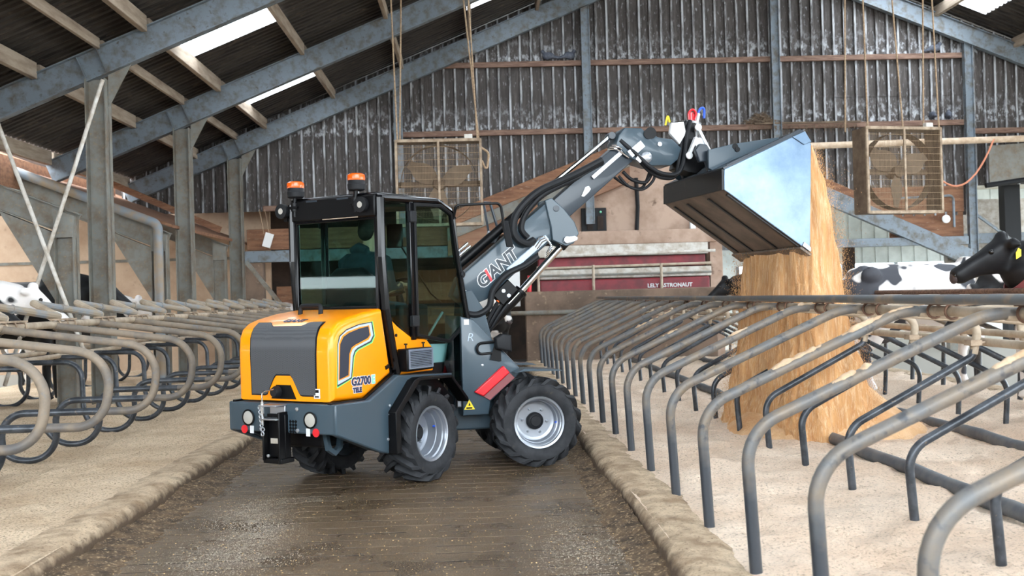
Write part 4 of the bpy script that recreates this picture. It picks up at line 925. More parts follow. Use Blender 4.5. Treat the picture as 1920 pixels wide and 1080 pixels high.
for y, zt in ((.42, 0), (-.25, .015)):
    bc = rp('beacon', B().lathe([(.06, -.03), (.072, -.02), (.076, .02), (.07, .03), (.07, .055), (.0, .056)], (-.45, y, 2.475 + zt), (0, 0, 1), 24), 'black_plastic')
    rp('beacon_dome', B().lathe([(.072, .0), (.075, .02), (.072, .045), (.056, .056), (0, .058)], (-.45, y, 2.53 + zt), (0, 0, 1), 24), 'amber', par=bc)
    rp('beacon_stem', B().cyl((-.47, y, 2.28), (-.46, y, 2.48 + zt), .018).cyl((-.47, y, 2.33), (-.47, y, 2.40), .03).box((-.5, y - .05, 2.35), (-.44, y + .05, 2.37)), 'black', par=bc)
for y in (.535, -.335):
    wk = rp('work_lamp', B().lathe([(.0, -.07), (.04, -.06), (.062, -.02), (.064, .03), (.056, .032)], (-.49, y, 2.335), (-1, 0, 0), 20), 'black_plastic')
    rp('lamp_lens', B().lathe([(.056, .02), (.052, .03), (0, .034)], (-.49, y, 2.335), (-1, 0, 0), 20), 'lens', par=wk)
    rp('lamp_bracket', B().box((-.46, y - .02, 2.25), (-.43, y + .02, 2.36)), 'black', par=wk)
# interior
seat = rp('driver_seat', rprism([(-.27, 1.22), (.22, 1.22), (.26, 1.3), (.2, 1.38), (-.2, 1.36)], XZ, -.25, .25, .04, 3), 'black_plastic')
rp('backrest', rprism([(-.24, 1.3), (.24, 1.3), (.25, 1.62), (.22, 1.76), (.13, 1.83), (-.13, 1.83), (-.22, 1.76), (-.25, 1.62)], YZ, -.31, -.2, .04, 3), 'black_plastic', par=seat)
rp('seat_base', B().box((-.2, -.18, .98), (.16, .18, 1.22)), 'black', par=seat)
rp('rear_shelf', B().box((-.42, -.44, 1.4), (-.2, .44, 1.52)), 'black_plastic', .02)
st = rp('steering_column', B().tube([(.62, .02, 1.0), (.5, .02, 1.45), (.44, .02, 1.62)], [.05, .04, .03], 12).box((.5, -.1, 1.36), (.72, .14, 1.5)), 'black_plastic')
SWD = Vector((-.45, 0, .9)).normalized(); b = ring(B(), (.42, .02, 1.66), SWD, .17, .015, 24)
for k in range(3):
    a = 2 * math.pi * k / 3; u = SWD.orthogonal().normalized(); v = SWD.cross(u); c = Vector((.42, .02, 1.66)); b.cyl(c, c + (u * math.cos(a) + v * math.sin(a)) * .17, .012)
rp('steering_wheel', b, 'black_plastic', par=st)
rp('joystick_console', B().box((-.1, -.42, 1.2), (.3, -.30, 1.5)), 'black_plastic', .03); rp('joystick', B().tube([(.08, -.35, 1.5), (.10, -.35, 1.6), (.095, -.35, 1.64)], [.012, .022, .026], 10), 'black')
rp('inside_mirror', B().obox((.45, .05, 2.13), (.01, .004, 0), (-.03, .07, 0), (0, 0, .11)), 'black_gloss', .01)
rp('wiper', B().tube([(.0, -.36, 2.0), (.35, -.40, 1.6), (.5, -.42, 1.5)], .008, 6), 'black')
rp('arm_bar', B().cyl((.35, -.34, 1.18), (.62, -.34, 1.42), .012), 'zinc')
# mirrors on the cab
mrr = rp('mirror_arm', B().tube(fillet([((.60, -.50, 2.26), 0), ((.58, -.55, 2.38), .04), ((.9, -.82, 2.40), .05), ((.93, -.84, 2.15), 0)]), .013, 8), 'black')
rp('mirror_housing', B().obox((.955, -.85, 2.12), (.012, .009, 0), (.012, -.03, 0), (.025, -.01, -.12)), 'black_plastic', .006, par=mrr)
# ---- front frame
FFP = [(-.66, .48), (-.42, .48), (-.40, .60), (-.11, .85), (-.11, .88), (-.54, 1.345), (-.66, 1.38)]
tow = fp('front_tower', rprism(FFP, XZ, -.44, .44, .015, 2), 'paint_grey', angle=25)
for s in (-1, 1):
    fp('tower_cheek', B().prism([(-.62, 1.3), (-.3, 1.08), (-.38, 1.42), (-.5, 1.62), (-.6, 1.6)], XZ, min(s * .15, s * .175), max(s * .15, s * .175)), 'paint_grey', .008, par=tow)
    a, b_ = sorted((s * .44, s * .49))
    rg = fp('red_guard', B().prism([(-.285, .922), (-.223, .856), (-.475, .649), (-.56, .693)], XZ, a, b_), 'red', .012, par=tow)
    a, b_ = sorted((s * .44, s * .465))
    fp('red_reflector_strip', B().prism([(-.223, .856), (-.174, .805), (-.413, .611), (-.475, .649)], XZ, a, b_), 'red_dull', .004, par=tow)
    a, b_ = sorted((s * .34, s * .62)); fp('front_fender', B().prism([(-.2, .86), (-.12, .895), (.2, .875), (.24, .86), (.2, .862), (-.12, .87)], XZ, a, b_), 'paint_grey', par=tow)
    fp('tower_bolt', B().lathe([(.012, 0), (.012, .008), (0, .012)], (-.47, s * .44, .93), (0, s, 0), 8), 'zinc', par=tow)
    wl_ = fp('front_work_lamp', rprism([(-.36, 1.175), (-.295, 1.213), (-.213, 1.197), (-.208, 1.044), (-.354, 1.077)], XZ, min(s * .42, s * .54), max(s * .42, s * .54), .02, 3), 'black_plastic')
    fp('lamp_hose', B().tube(fillet([((-.36, s * .47, 1.14), 0), ((-.52, s * .47, 1.13), .05), ((-.52, s * .47, 1.03), .05), ((-.38, s * .46, 1.04), 0)]), .012, 8), 'black', par=wl_)
    fp('lamp_bracket', B().prism([(-.40, .98), (-.30, .96), (-.30, 1.1), (-.36, 1.1)], XZ, min(s * .43, s * .47), max(s * .43, s * .47)), 'black', par=wl_)
fp('warning_sign', B().prism([(-.6, .625), (-.55, .535), (-.65, .535)], XZ, -.447, -.44), 'yellow', par=tow)
fp('warning_mark', B().prism([(-.6, .60), (-.59, .57), (-.61, .57)], XZ, -.449, -.446).box((-.63, -.449, .542), (-.575, -.446, .556)), 'black', par=tow)
fp('white_sticker', B().box((-.63, -.449, 1.3), (-.585, -.44, 1.35)), 'white', par=tow)
link('rhino_mark', text_mesh('R', .11, .0005, -.002, .2), 'lightblue_grey', tow, Matrix.Translation((-.61, -.4415, 1.15)) @ RX90)
fp('hydraulic_block', B().box((-.7, -.36, .55), (-.6, -.28, .75)).cyl((-.72, -.35, .72), (-.6, -.35, .72), .03), 'zinc', .01, par=tow)
# ---- telescopic boom
CS, SN = .774, .633
def sn(s, n): return (CS * s - SN * n, SN * s + CS * n)
def SNP(s0, s1, n0, n1): return [sn(s0, n0), sn(s1, n0), sn(s1, n1), sn(s0, n1)]
boom = fp('main_boom', rprism([sn(.5, 1.47), sn(.7, 1.40), sn(1.75, 1.42), sn(1.78, 1.72), sn(.62, 1.73), sn(.47, 1.64)], XZ, -.13, .13, .015, 2), 'paint_grey', angle=25)
inb = fp('inner_boom', rprism(SNP(1.3, 2.72, 1.465, 1.69), XZ, -.10, .10, .01, 2), 'boom_dark', angle=25)
CP = [(.235, 2.45), (.305, 2.475), (.42, 2.37), (.525, 2.24), (.565, 2.13), (.51, 2.035), (.435, 2.01), (.30, 2.07), (.29, 2.2)]
for s in (-1, 1):
    a, b_ = sorted((s * .11, s * .155)); fp('boom_collar', B().prism(CP, XZ, a, b_), 'paint_grey', .008, par=boom)
    fp('collar_disc', B().lathe([(.03, 0), (.03, .006), (.022, .007), (0, .005)], (.345, s * .155, 2.37), (0, s, 0), 20), 'boom_dark', par=boom)
    fp('collar_pin', B().prism([(.40, 2.055), (.44, 2.03), (.54, 2.065), (.55, 2.09), (.52, 2.11), (.44, 2.10)], XZ, min(s * .155, s * .17), max(s * .155, s * .17)).lathe([(.035, 0), (.035, .02), (0, .022)], (.44, s * .165, 2.07), (0, s, 0), 20), 'zinc', .004, par=boom)
c0 = sn(1.85, 1.58)
fp('slide_pad', B().prism([(.61, 2.49), (.64, 2.485), (.69, 2.53), (.71, 2.56), (.69, 2.59), (.655, 2.58)], XZ, -.115, -.10), 'white', .004, par=inb)
fp('sliding_bar', B().prism(SNP(2.25, 2.68, 1.585, 1.625), XZ, -.125, -.10), 'zinc', .003, par=inb)
fp('cover_rail', B().prism(SNP(1.02, 1.52, 1.44, 1.50), XZ, -.175, -.13), 'lightblue_grey', .008, par=boom)
A = Matrix.Rotation(math.atan2(SN, CS), 4, Vector((0, -1, 0)))
for txt, m, off in (('halo', 'white', .012), ('fill', 'boom_dark', .005)):
    for part, dx in (('G', 0), ('I', .105), ('ANT', .14)):
        p = sn(.72 + dx, 1.505)
        link('lettering_' + txt, text_mesh(part, .165, .0005, off, .18), 'red' if part == 'I' and txt == 'fill' else m, boom, Matrix.Translation((p[0], -.1315 if txt == 'halo' else -.134, p[1])) @ A @ RX90)
for k in (0, 1): fp('boom_stripe', B().prism(SNP(.56 + k * .03, .572 + k * .03, 1.46, 1.6), XZ, -.134, -.13), 'white', par=boom)
lc = fp('lift_cylinder', B().cyl((-.42, 0, 1.18), (.01, 0, 1.59), .06, 18).cyl((-.0, 0, 1.58), (.02, 0, 1.60), .068, 18), 'black')
fp('piston_rod', B().cyl((.0, 0, 1.58), (.44, 0, 2.03), .032, 16), 'chrome', par=lc)
fp('rod_eye', B().cyl((.42, 0, 2.01), (.5, 0, 2.09), .05, 14), 'black', par=lc)
fp('cylinder_edge', B().cyl((-.42, -.066, 1.19), (-.02, -.066, 1.58), .008), 'chrome', par=lc)
vbk = fp('valve_block', B().obox((-.17, -.1, 1.585), (.075, 0, .075), (0, .05, 0), (.05, 0, -.05)), 'black', .01)
for x, z in ((-.19, 1.60), (-.14, 1.555)): fp('port', B().lathe([(.018, 0), (.018, .008), (.008, .009), (0, .006)], (x, -.15, z), (0, -1, 0), 14), 'zinc', par=vbk)
fp('hose_mark', B().cyl((-.245, -.13, 1.5), (-.225, -.13, 1.525), .018), 'amber', par=vbk)
for k in range(3): fp('hydraulic_hose', B().tube([(-.45 + .04 * k, -.1 + .05 * k, 1.12), (-.3 + .03 * k, -.12, 1.40 - .02 * k), (-.2 + .03 * k, -.11, 1.56 - .04 * k)], .018, 8), 'black_plastic', par=vbk)
fp('crowd_cylinder', B().cyl((sn(.7, 1.81)[0], .02, sn(.7, 1.81)[1]), (sn(1.85, 1.80)[0], .02, sn(1.85, 1.80)[1]), .045, 16), 'black')
fp('crowd_rod', B().cyl((sn(1.8, 1.81)[0], -.02, sn(1.8, 1.81)[1]), (.96, -.02, 3.09), .022, 14), 'chrome')
fp('crowd_rod_eye', B().cyl((.955, -.07, 3.085), (.955, .05, 3.085), .035), 'boom_dark')
for k in (0, 1): fp('tilt_rod', B().cyl((sn(.78, 1.86 + .04 * k)[0], .12, sn(.78, 1.86 + .04 * k)[1]), (sn(.95, 1.86 + .04 * k)[0], .12, sn(.95, 1.86 + .04 * k)[1]), .013), 'chrome')
def cat(pts, n=6):
    P = [Vector(p) for p in pts]; out = []
    for i in range(len(P) - 1):
        p0 = P[max(i - 1, 0)]; p1 = P[i]; p2 = P[i + 1]; p3 = P[min(i + 2, len(P) - 1)]
        for k in range(n):
            t = k / n; out.append(.5 * ((2 * p1) + (p2 - p0) * t + (2 * p0 - 5 * p1 + 4 * p2 - p3) * t * t + (3 * p1 - p0 - 3 * p2 + p3) * t ** 3))
    return out + [P[-1]]
HO = [([(0.835, -0.1, 2.838), (0.591, -0.1, 2.716), (0.378, -0.15, 2.625), (0.192, -0.2, 2.544), (0.06, -0.2, 2.45), (-0.057, -0.2, 2.315), (-0.092, -0.2, 2.175), (-0.054, -0.2, 2.084), (0.038, -0.19, 2.038), (0.116, -0.16, 2.072)], .036),
      ([(0.844, -0.08, 2.811), (0.599, -0.08, 2.678), (0.385, -0.13, 2.587), (0.225, -0.17, 2.507), (0.118, -0.17, 2.417), (0.027, -0.17, 2.301), (-0.003, -0.17, 2.176), (0.057, -0.17, 2.095)], .028),
      ([(0.148, -0.17, 1.92), (0.016, -0.18, 1.837), (-0.166, -0.18, 1.751), (-0.298, -0.18, 1.605), (-0.338, -0.18, 1.457), (-0.456, -0.18, 1.386), (-0.581, -0.16, 1.414)], .03),
      ([(1.012, -0.13, 3.028), (1.17, -0.16, 2.884), (1.277, -0.17, 2.781), (1.411, -0.17, 2.703), (1.577, -0.17, 2.702), (1.648, -0.17, 2.833), (1.701, -0.15, 3.095), (1.749, -0.12, 3.226)], .022),
      ([(1.03, -0.10, 2.99), (1.19, -0.12, 2.85), (1.30, -0.12, 2.74), (1.43, -0.12, 2.67), (1.57, -0.12, 2.68), (1.62, -0.12, 2.84), (1.67, -0.1, 3.095), (1.72, -0.1, 3.226)], .022),
      ([(0.998, -0.1, 2.686), (1.104, -0.1, 2.582), (1.24, -0.1, 2.555), (1.353, -0.1, 2.643), (1.372, -0.1, 2.75)], .014), ([(1.06, -0.05, 2.733), (1.151, -0.05, 2.655), (1.289, -0.05, 2.628), (1.357, -0.05, 2.72)], .018), ([(.98, 0.0, 2.69), (1.12, 0., 2.60), (1.27, 0., 2.58), (1.36, 0., 2.75)], .014)]
for p, r in HO: fp('hydraulic_hose', B().tube(cat(p), r, 10), 'black_plastic')
for k in range(3):
    d = .018 * k
    fp('steel_pipe', B().tube(fillet([((.107 + d, -.17, 2.02 - d), 0), ((.16 + d, -.17, 2.09 - d), .02), ((.21 + d, -.17, 2.11 - d), .03), ((.285 + d * .3, -.17, 2.03 - d), .02), ((.235, -.17, 1.945 - d), 0)]), .008, 8), 'chrome')
    fp('steel_pipe', B().tube([sn(2.55 + .03 * k, 1.72) [:1] + (-.12,) + sn(2.55 + .03 * k, 1.72)[1:], sn(2.62 + .03 * k, 1.66)[:1] + (-.13,) + sn(2.62 + .03 * k, 1.66)[1:], sn(2.66 + .03 * k, 1.52)[:1] + (-.13,) + sn(2.66 + .03 * k, 1.52)[1:]], .01, 8), 'chrome')
lf = fp('lamp_frame', B().tube([(-.30, .12, 2.455), (-.24, .12, 2.46), (-.16, .1, 2.15), (-.21, .1, 2.07)], .014, 8).tube([(-.3, .12, 2.44), (-.25, .12, 2.1)], .012, 8), 'boom_dark')
fp('boom_lamp', B().lathe([(.0, -.06), (.05, -.04), (.06, .02), (.05, .03), (0, .03)], (-.26, .05, 2.12), (-1, 0, .1), 16), 'zinc', par=lf)
# ---- boom head and quick coupler
HD = [(.97, 2.98), (1.0, 3.08), (1.06, 3.15), (1.235, 3.148), (1.275, 3.11), (1.285, 3.065), (1.33, 3.05), (1.37, 3.085), (1.40, 3.06), (1.555, 3.04), (1.642, 2.955), (1.60, 2.84), (1.525, 2.785), (1.32, 2.78), (1.16, 2.83), (1.10, 2.86)]
head = fp('boom_head', rprism(HD, XZ, -.14, .14, .012, 2), 'paint_grey', angle=25)
fp('head_pin', B().lathe([(.055, 0), (.055, .02), (.03, .035), (0, .036)], (1.27, -.14, 2.86), (0, -1, 0), 20), 'zinc', par=head)
fp('pivot_bolt', B().lathe([(.022, 0), (.022, .02), (0, .022)], (1.41, -.14, 2.99), (0, -1, 0), 14), 'zinc', par=head)
fp('head_cap', B().lathe([(.05, 0), (.05, .012), (0, .012)], (1.30, -.14, 3.09), (0, -1, 0), 20), 'black', par=head)
fp('hose_clamp', B().obox((1.165, -.155, 2.94), (.07, 0, .055), (0, .012, 0), (-.025, 0, .03)).obox((1.19, -.16, 2.845), (.025, 0, -.02), (0, .02, 0), (.02, 0, .025)), 'zinc', .004, par=head)
fp('side_plate_cut', B().lathe([(.058, 0), (.058, .004), (0, .005)], (1.325, -.14, 3.10), (0, -1, 0), 22), 'black', par=head)
cpl = fp('quick_coupler', B().prism([(1.60, 2.76), (1.70, 2.72), (1.80, 2.70), (1.90, 2.78), (1.88, 2.95), (1.80, 3.05), (1.80, 3.20), (1.68, 3.22), (1.66, 3.0)], XZ, -.12, .12), 'black', .01)
fp('coupler_plate', B().prism([(1.52, 3.10), (1.54, 3.20), (1.67, 3.21), (1.69, 3.10), (1.62, 2.99)], XZ, -.15, -.1), 'white', .006, par=cpl)
fp('coupler_top', B().lathe([(.095, 0), (.10, .02), (.06, .03), (0, .03)], (1.765, -.02, 3.21), (0, 0, 1), 20), 'zinc', par=cpl)
for p, q, y in (((1.80, 3.15), (1.91, 2.93), -.17), ((1.685, 2.87), (1.77, 3.05), -.2)):
    fp('coupler_link', B().beam((p[0], y, p[1]), (q[0], y, q[1]), .03, .055, (0, 1, 0)).lathe([(.035, 0), (.035, .02), (.015, .024), (0, .024)], (p[0], y - .014, p[1]), (0, -1, 0), 16), 'white', .004, par=cpl)
fp('link_pin', B().lathe([(.05, 0), (.05, .03), (.02, .034), (0, .034)], (1.81, -.16, 3.0), (0, -1, 0), 18), 'zinc', par=cpl)
for y in (-.32, .32):
    fp('lock_plate', B().prism([(1.696, 2.909), (1.743, 2.971), (1.819, 2.96), (1.872, 2.88), (1.93, 2.80), (1.91, 2.72), (1.83, 2.70), (1.80, 2.80), (1.737, 2.79)], XZ, y - .03, y + .03), 'boom_dark', .01, par=cpl)
    fp('lock_pin', B().lathe([(.03, 0), (.03, .02), (0, .022)], (1.875, y - .03, 2.77), (0, -1, 0), 16), 'zinc', par=cpl)
fp('red_cap', B().tube(cat([(1.745, -.1, 3.24), (1.747, -.1, 3.31), (1.79, -.1, 3.34), (1.82, -.1, 3.30), (1.80, -.1, 3.24)]), .012, 8).cyl((1.77, -.09, 3.23), (1.77, -.09, 3.31), .028).cyl((1.81, -.06, 3.23), (1.81, -.06, 3.30), .022), 'red', par=cpl)
fp('blue_cap', B().tube(cat([(1.85, -.05, 3.26), (1.883, -.05, 3.353), (1.928, -.05, 3.359), (1.925, -.05, 3.264)]), .012, 8), 'blue', par=cpl)
fp('cap_stem', B().cyl((1.83, -.06, 3.2), (1.865, -.05, 3.31), .022), 'zinc', par=cpl)
fp('yellow_cap', B().tube(cat([(1.515, -.05, 3.19), (1.542, -.05, 3.281), (1.56, -.05, 3.22)]), .011, 8), 'yellow', par=cpl)
# ---- bucket
BP = dict(A=(1.805, 2.67), B=(1.80, 2.48), L=(2.655, 1.885), D=(2.70, 2.91), E=(2.63, 3.03))
def plate(p, q, th):
    p = Vector(p); q = Vector(q); d = (q - p).normalized(); n = Vector((-d.y, d.x)) * th
    return [tuple(p), tuple(q), tuple(q + n), tuple(p + n)]
bk = fp('bucket_back', B().prism(plate(BP['A'], BP['E'], .02), XZ, -.75, .75), 'boom_dark', label='top rear plate of the tipping bucket')
for s in (-1, 1):
    a, b_ = sorted((s * .735, s * .755))
    fp('bucket_side', B().prism([BP['A'], BP['B'], BP['L'], BP['D'], BP['E']], XZ, a, b_), 'paint_bucket', .006)
    a, b_ = sorted((s * .752, s * .77)); fp('side_gusset', B().prism([(2.50, 2.975), (2.63, 3.03), (2.695, 2.93), (2.62, 2.90)], XZ, a, b_), 'paint_bucket', .004)
    fp('lip_corner', B().prism([(2.57, 1.945), (2.655, 1.885), (2.66, 1.93), (2.59, 1.985)], XZ, a, b_), 'zinc', .004)
fp('bucket_heel', B().prism(plate(BP['B'], BP['A'], .02), XZ, -.745, .745), 'bucket_dark')
bf = fp('bucket_floor', B().prism(plate(BP['L'], BP['B'], -.022), XZ, -.745, .745), 'bucket_under')
dL = (Vector(BP['B']) - Vector(BP['L'])).normalized(); nL = Vector((-dL.y, dL.x))
for y in (.60, .26, -.28, -.71):
    p = Vector(BP['B']) - dL * .06 + nL * .004; q = Vector(BP['L']) + dL * .12 + nL * .004
    fp('wear_strip', B().prism([tuple(p), tuple(q), tuple(q + nL * .012), tuple(p + nL * .012)], XZ, y - .02, y + .02), 'bucket_dark', par=bf)
p = Vector(BP['L']) + dL * .11; q = Vector(BP['L']) - dL * .02
fp('cutting_edge', B().prism([tuple(p + nL * .006), tuple(q + nL * .006), tuple(q + nL * .03), tuple(p + nL * .03)], XZ, -.76, .76), 'bucket_under', .003, par=bf)
for y in (-.42, .42):
    fp('bucket_bracket', B().prism([(1.796, 2.897), (2.053, 2.955), (2.518, 3.02), (2.574, 3.01), (2.05, 2.80), (1.83, 2.70), (1.79, 2.72)], XZ, y - .015, y + .015), 'paint_grey', .004, par=bk)
fp('hook_bar', B().cyl((2.07, -.44, 2.93), (2.07, .44, 2.93), .03).cyl((2.09, -.45, 2.9), (2.09, .45, 2.9), .025), 'black', par=bk)
fp('mount_plate', B().prism([(1.80, 2.69), (2.1, 2.82), (2.08, 2.95), (1.80, 2.90)], XZ, -.405, -.39), 'boom_dark', .004, par=bk)
for k in (0, 1, 2): fp('back_rib', B().prism(plate((1.84 + .1 * k, 2.70 + .044 * k), (2.60, 3.04), .014), XZ, -.75 + k * .03, -.73 + k * .03), 'boom_dark', par=bk)
# ================================================================== driver
def limb(b, pts, rs, n=12): return b.tube(pts, rs, n)
def hand(b, wrist, fwd, down, curl, side):
    wrist = Vector(wrist); f = Vector(fwd).normalized(); d = Vector(down).normalized(); s = f.cross(d).normalized() * side
    pc = wrist + f * .05; b.obox(pc, f * .045, s * .04, d * .014)
    for k, (ln, o) in enumerate(((.072, -.03), (.082, -.01), (.077, .011), (.06, .031))):
        p = wrist + f * .088 + s * o; a = p + (f * math.cos(curl) + d * math.sin(curl)) * ln * .5; c = a + (f * math.cos(curl * 2.1) + d * math.sin(curl * 2.1)) * ln * .5
        b.tube([p - f * .02, p, a, c], [.01, .0098, .009, .0075], 8)
    p = wrist + f * .03 - s * .035; a = p + (f * .5 - s * .6 + d * .5).normalized() * .04; c = a + (f * .8 + d * .7).normalized() * .032
    b.tube([wrist + f * .015 - s * .02, p, a, c], [.013, .012, .0105, .008], 8)
bd = B()
bd.ell((.03, .0, 2.165), .098, .077, .118, 16, 12); bd.ell((.075, 0, 2.10), .055, .052, .06)
bd.tube([(.118, 0, 2.175), (.148, 0, 2.145), (.125, 0, 2.13)], [.012, .016, .012], 8)
bd.tube([(.115, -.02, 2.09), (.122, 0, 2.088), (.115, .02, 2.09)], .009, 8)
for s in (-1, 1): bd.ell((.02, s * .08, 2.15), .024, .012, .034); bd.ell((.108, s * .032, 2.178), .012, .012, .008)
bd.tube([(-.03, 0, 1.93), (.0, 0, 2.0), (.02, 0, 2.1)], [.07, .055, .055], 12)
TOR = [(-.13, 0, 1.42), (-.14, 0, 1.55), (-.12, 0, 1.72), (-.07, 0, 1.88), (-.04, 0, 1.97)]
def torso(b, k):
    rings = []
    for (x, y, z), rx, ry in zip(TOR, (.13, .12, .13, .12, .06), (.17, .165, .19, .2, .09)):
        rings.append([(x + (rx + k) * math.cos(a), (ry + k) * math.sin(a), z) for a in [2 * math.pi * i / 18 for i in range(18)]])
    b.loft(rings)
torso(bd, 0)
ARM = (((-.06, -.2, 1.88), (-.11, -.32, 1.62), (.02, -.34, 1.68)), ((-.06, .2, 1.88), (.08, .29, 1.66), (.32, .19, 1.74)))
LEG = (((-.1, -.1, 1.46), (.36, -.15, 1.44), (.5, -.14, 1.06)), ((-.1, .1, 1.46), (.36, .16, 1.44), (.52, .15, 1.06)))
for a in ARM: limb(bd, a, [.058, .043, .03])
for a in LEG: limb(bd, a, [.085, .062, .045])
hand(bd, (.01, -.34, 1.68), (1, .05, -.05), (0, .1, -1), 1.0, -1); hand(bd, (.31, .195, 1.74), (1, -.3, -.1), (.1, -.2, -1), .95, 1)
man = link('person', voxel(bd, .0075, 3), 'skin'); man.matrix_world = MRW
tag(man, 'person in a dark teal hooded top sitting at the loader controls', 'person')
hd = B(); torso(hd, .018)
for a in ARM:
    e = Vector(a[1]).lerp(Vector(a[2]), .86); limb(hd, [Vector((-.07, a[0][1] * .7, 1.9)), a[0], a[1], e], [.075, .08, .062, .045])
hd.tube([(-.12, -.09, 1.98), (-.13, 0, 2.01), (-.12, .09, 1.98)], [.035, .045, .035], 10); hd.tube([(-.10, -.13, 1.94), (.02, -.08, 1.95), (.06, 0, 1.94), (.02, .08, 1.95), (-.10, .13, 1.94)], .025, 8)
link('hooded_top', voxel(hd, .012, 4), 'hoodie', man)
tr = B()
for a in LEG: limb(tr, [a[0], a[1], Vector(a[1]).lerp(Vector(a[2]), .95)], [.105, .08, .062])
tr.ell((-.12, 0, 1.46), .14, .18, .1); link('trousers', voxel(tr, .014, 4), 'jeans', man)
sh = B()
for a in LEG:
    x, y, z = a[2]; sh.tube([(x - .05, y, z - .03), (x + .05, y, z - .035), (x + .16, y, z - .05)], [.05, .05, .035], 10)
link('shoes', voxel(sh, .01, 3), 'black_plastic', man)
hr = B().ell((.008, 0, 2.195), .104, .086, .102, 16, 12); hr.ell((-.035, 0, 2.15), .066, .076, .085)
link('hair', voxel(hr, .009, 3), 'hair', man)
# ================================================================== cows
def cow_mesh(poll, muz, seed=0):
    b = B(); poll = Vector(poll); muz = Vector(muz)
    rings = []
    for x, z, hh, hw in ((-.92, 1.14, .10, .12), (-.86, 1.12, .22, .2), (-.72, 1.1, .31, .27), (-.45, 1.07, .35, .30), (-.1, 1.02, .40, .36), (.25, 1.02, .39, .35), (.5, 1.06, .36, .29), (.72, 1.1, .30, .23), (.86, 1.13, .18, .14)):
        rings.append([(x, hw * math.cos(a) * (1 - .25 * max(0, math.sin(a))), z + hh * math.sin(a)) for a in [2 * math.pi * k / 20 for k in range(20)]])
    b.loft(rings)
    for s in (-1, 1): b.ell((-.68, s * .22, 1.3), .12, .07, .09); b.ell((.55, s * .2, 1.05), .2, .1, .26)
    nk = [Vector((.5, 0, 1.2)), Vector((.8, 0, 1.25)).lerp(poll, .2), poll * .6 + Vector((.7, 0, 1.15)) * .4, poll - (muz - poll) * .02 + Vector((-.05, 0, -.1))]
    b.tube(cat(nk, 4), [.29 - .155 * i / 12 for i in range(13)], 14)
    d = (muz - poll); L_ = d.length; d.normalize(); sd = Vector((0, 1, 0)) if abs(d.y) < .8 else Vector((1, 0, 0)); sd = (sd - d * sd.dot(d)).normalized(); upv = sd.cross(d)
    if upv.z < 0: upv = -upv
    rings = []
    for t, wd, up_, dn in ((-.03, .075, .05, .10), (.08, .105, .065, .19), (.25, .11, .06, .22), (.42, .098, .05, .185), (.62, .075, .05, .13), (.8, .068, .05, .11), (.93, .076, .052, .105), (1.0, .06, .035, .08)):
        c = poll + d * L_ * t; rings.append([c + sd * wd * math.cos(a) + upv * ((up_ if math.sin(a) > 0 else dn) * math.sin(a)) for a in [2 * math.pi * k / 16 for k in range(16)]])
    b.loft(rings); b.ell(poll + upv * .05, .06, .06, .05)
    for s in (-1, 1):
        e0 = poll + d * .05 * L_ + sd * s * .08; e1 = e0 + sd * s * .13 - upv * .05 - d * .04; b.tube([e0, e0.lerp(e1, .5), e1], [.03, .055, .018], 10)
    for s in (-1, 1):
        b.tube([(.5, s * .16, .95), (.52, s * .17, .7), (.54, s * .17, .45), (.52, s * .17, .42), (.52, s * .17, .12), (.55, s * .17, .02)], [.13, .085, .06, .055, .042, .06], 12)
        b.tube([(-.62, s * .17, 1.05), (-.56, s * .2, .82), (-.66, s * .19, .56), (-.76, s * .18, .46), (-.72, s * .18, .15), (-.68, s * .18, .02)], [.2, .15, .08, .06, .042, .06], 12)
    b.ell((-.5, 0, .66), .2, .16, .14)
    b.tube([(-.9, 0, 1.24), (-1.0, 0, 1.05), (-.99, 0, .7), (-.98, 0, .5)], [.045, .03, .022, .045], 8)
    return voxel(b, .022, 6), poll, d, sd, upv, L_
POSE = {'up': cow_mesh((1.05, 0, 1.54), (1.5, 0, 1.26)), 'level': cow_mesh((1.12, 0, 1.4), (1.52, 0, 1.02)), 'low': cow_mesh((1.15, 0, 1.15), (1.5, 0, .72))}
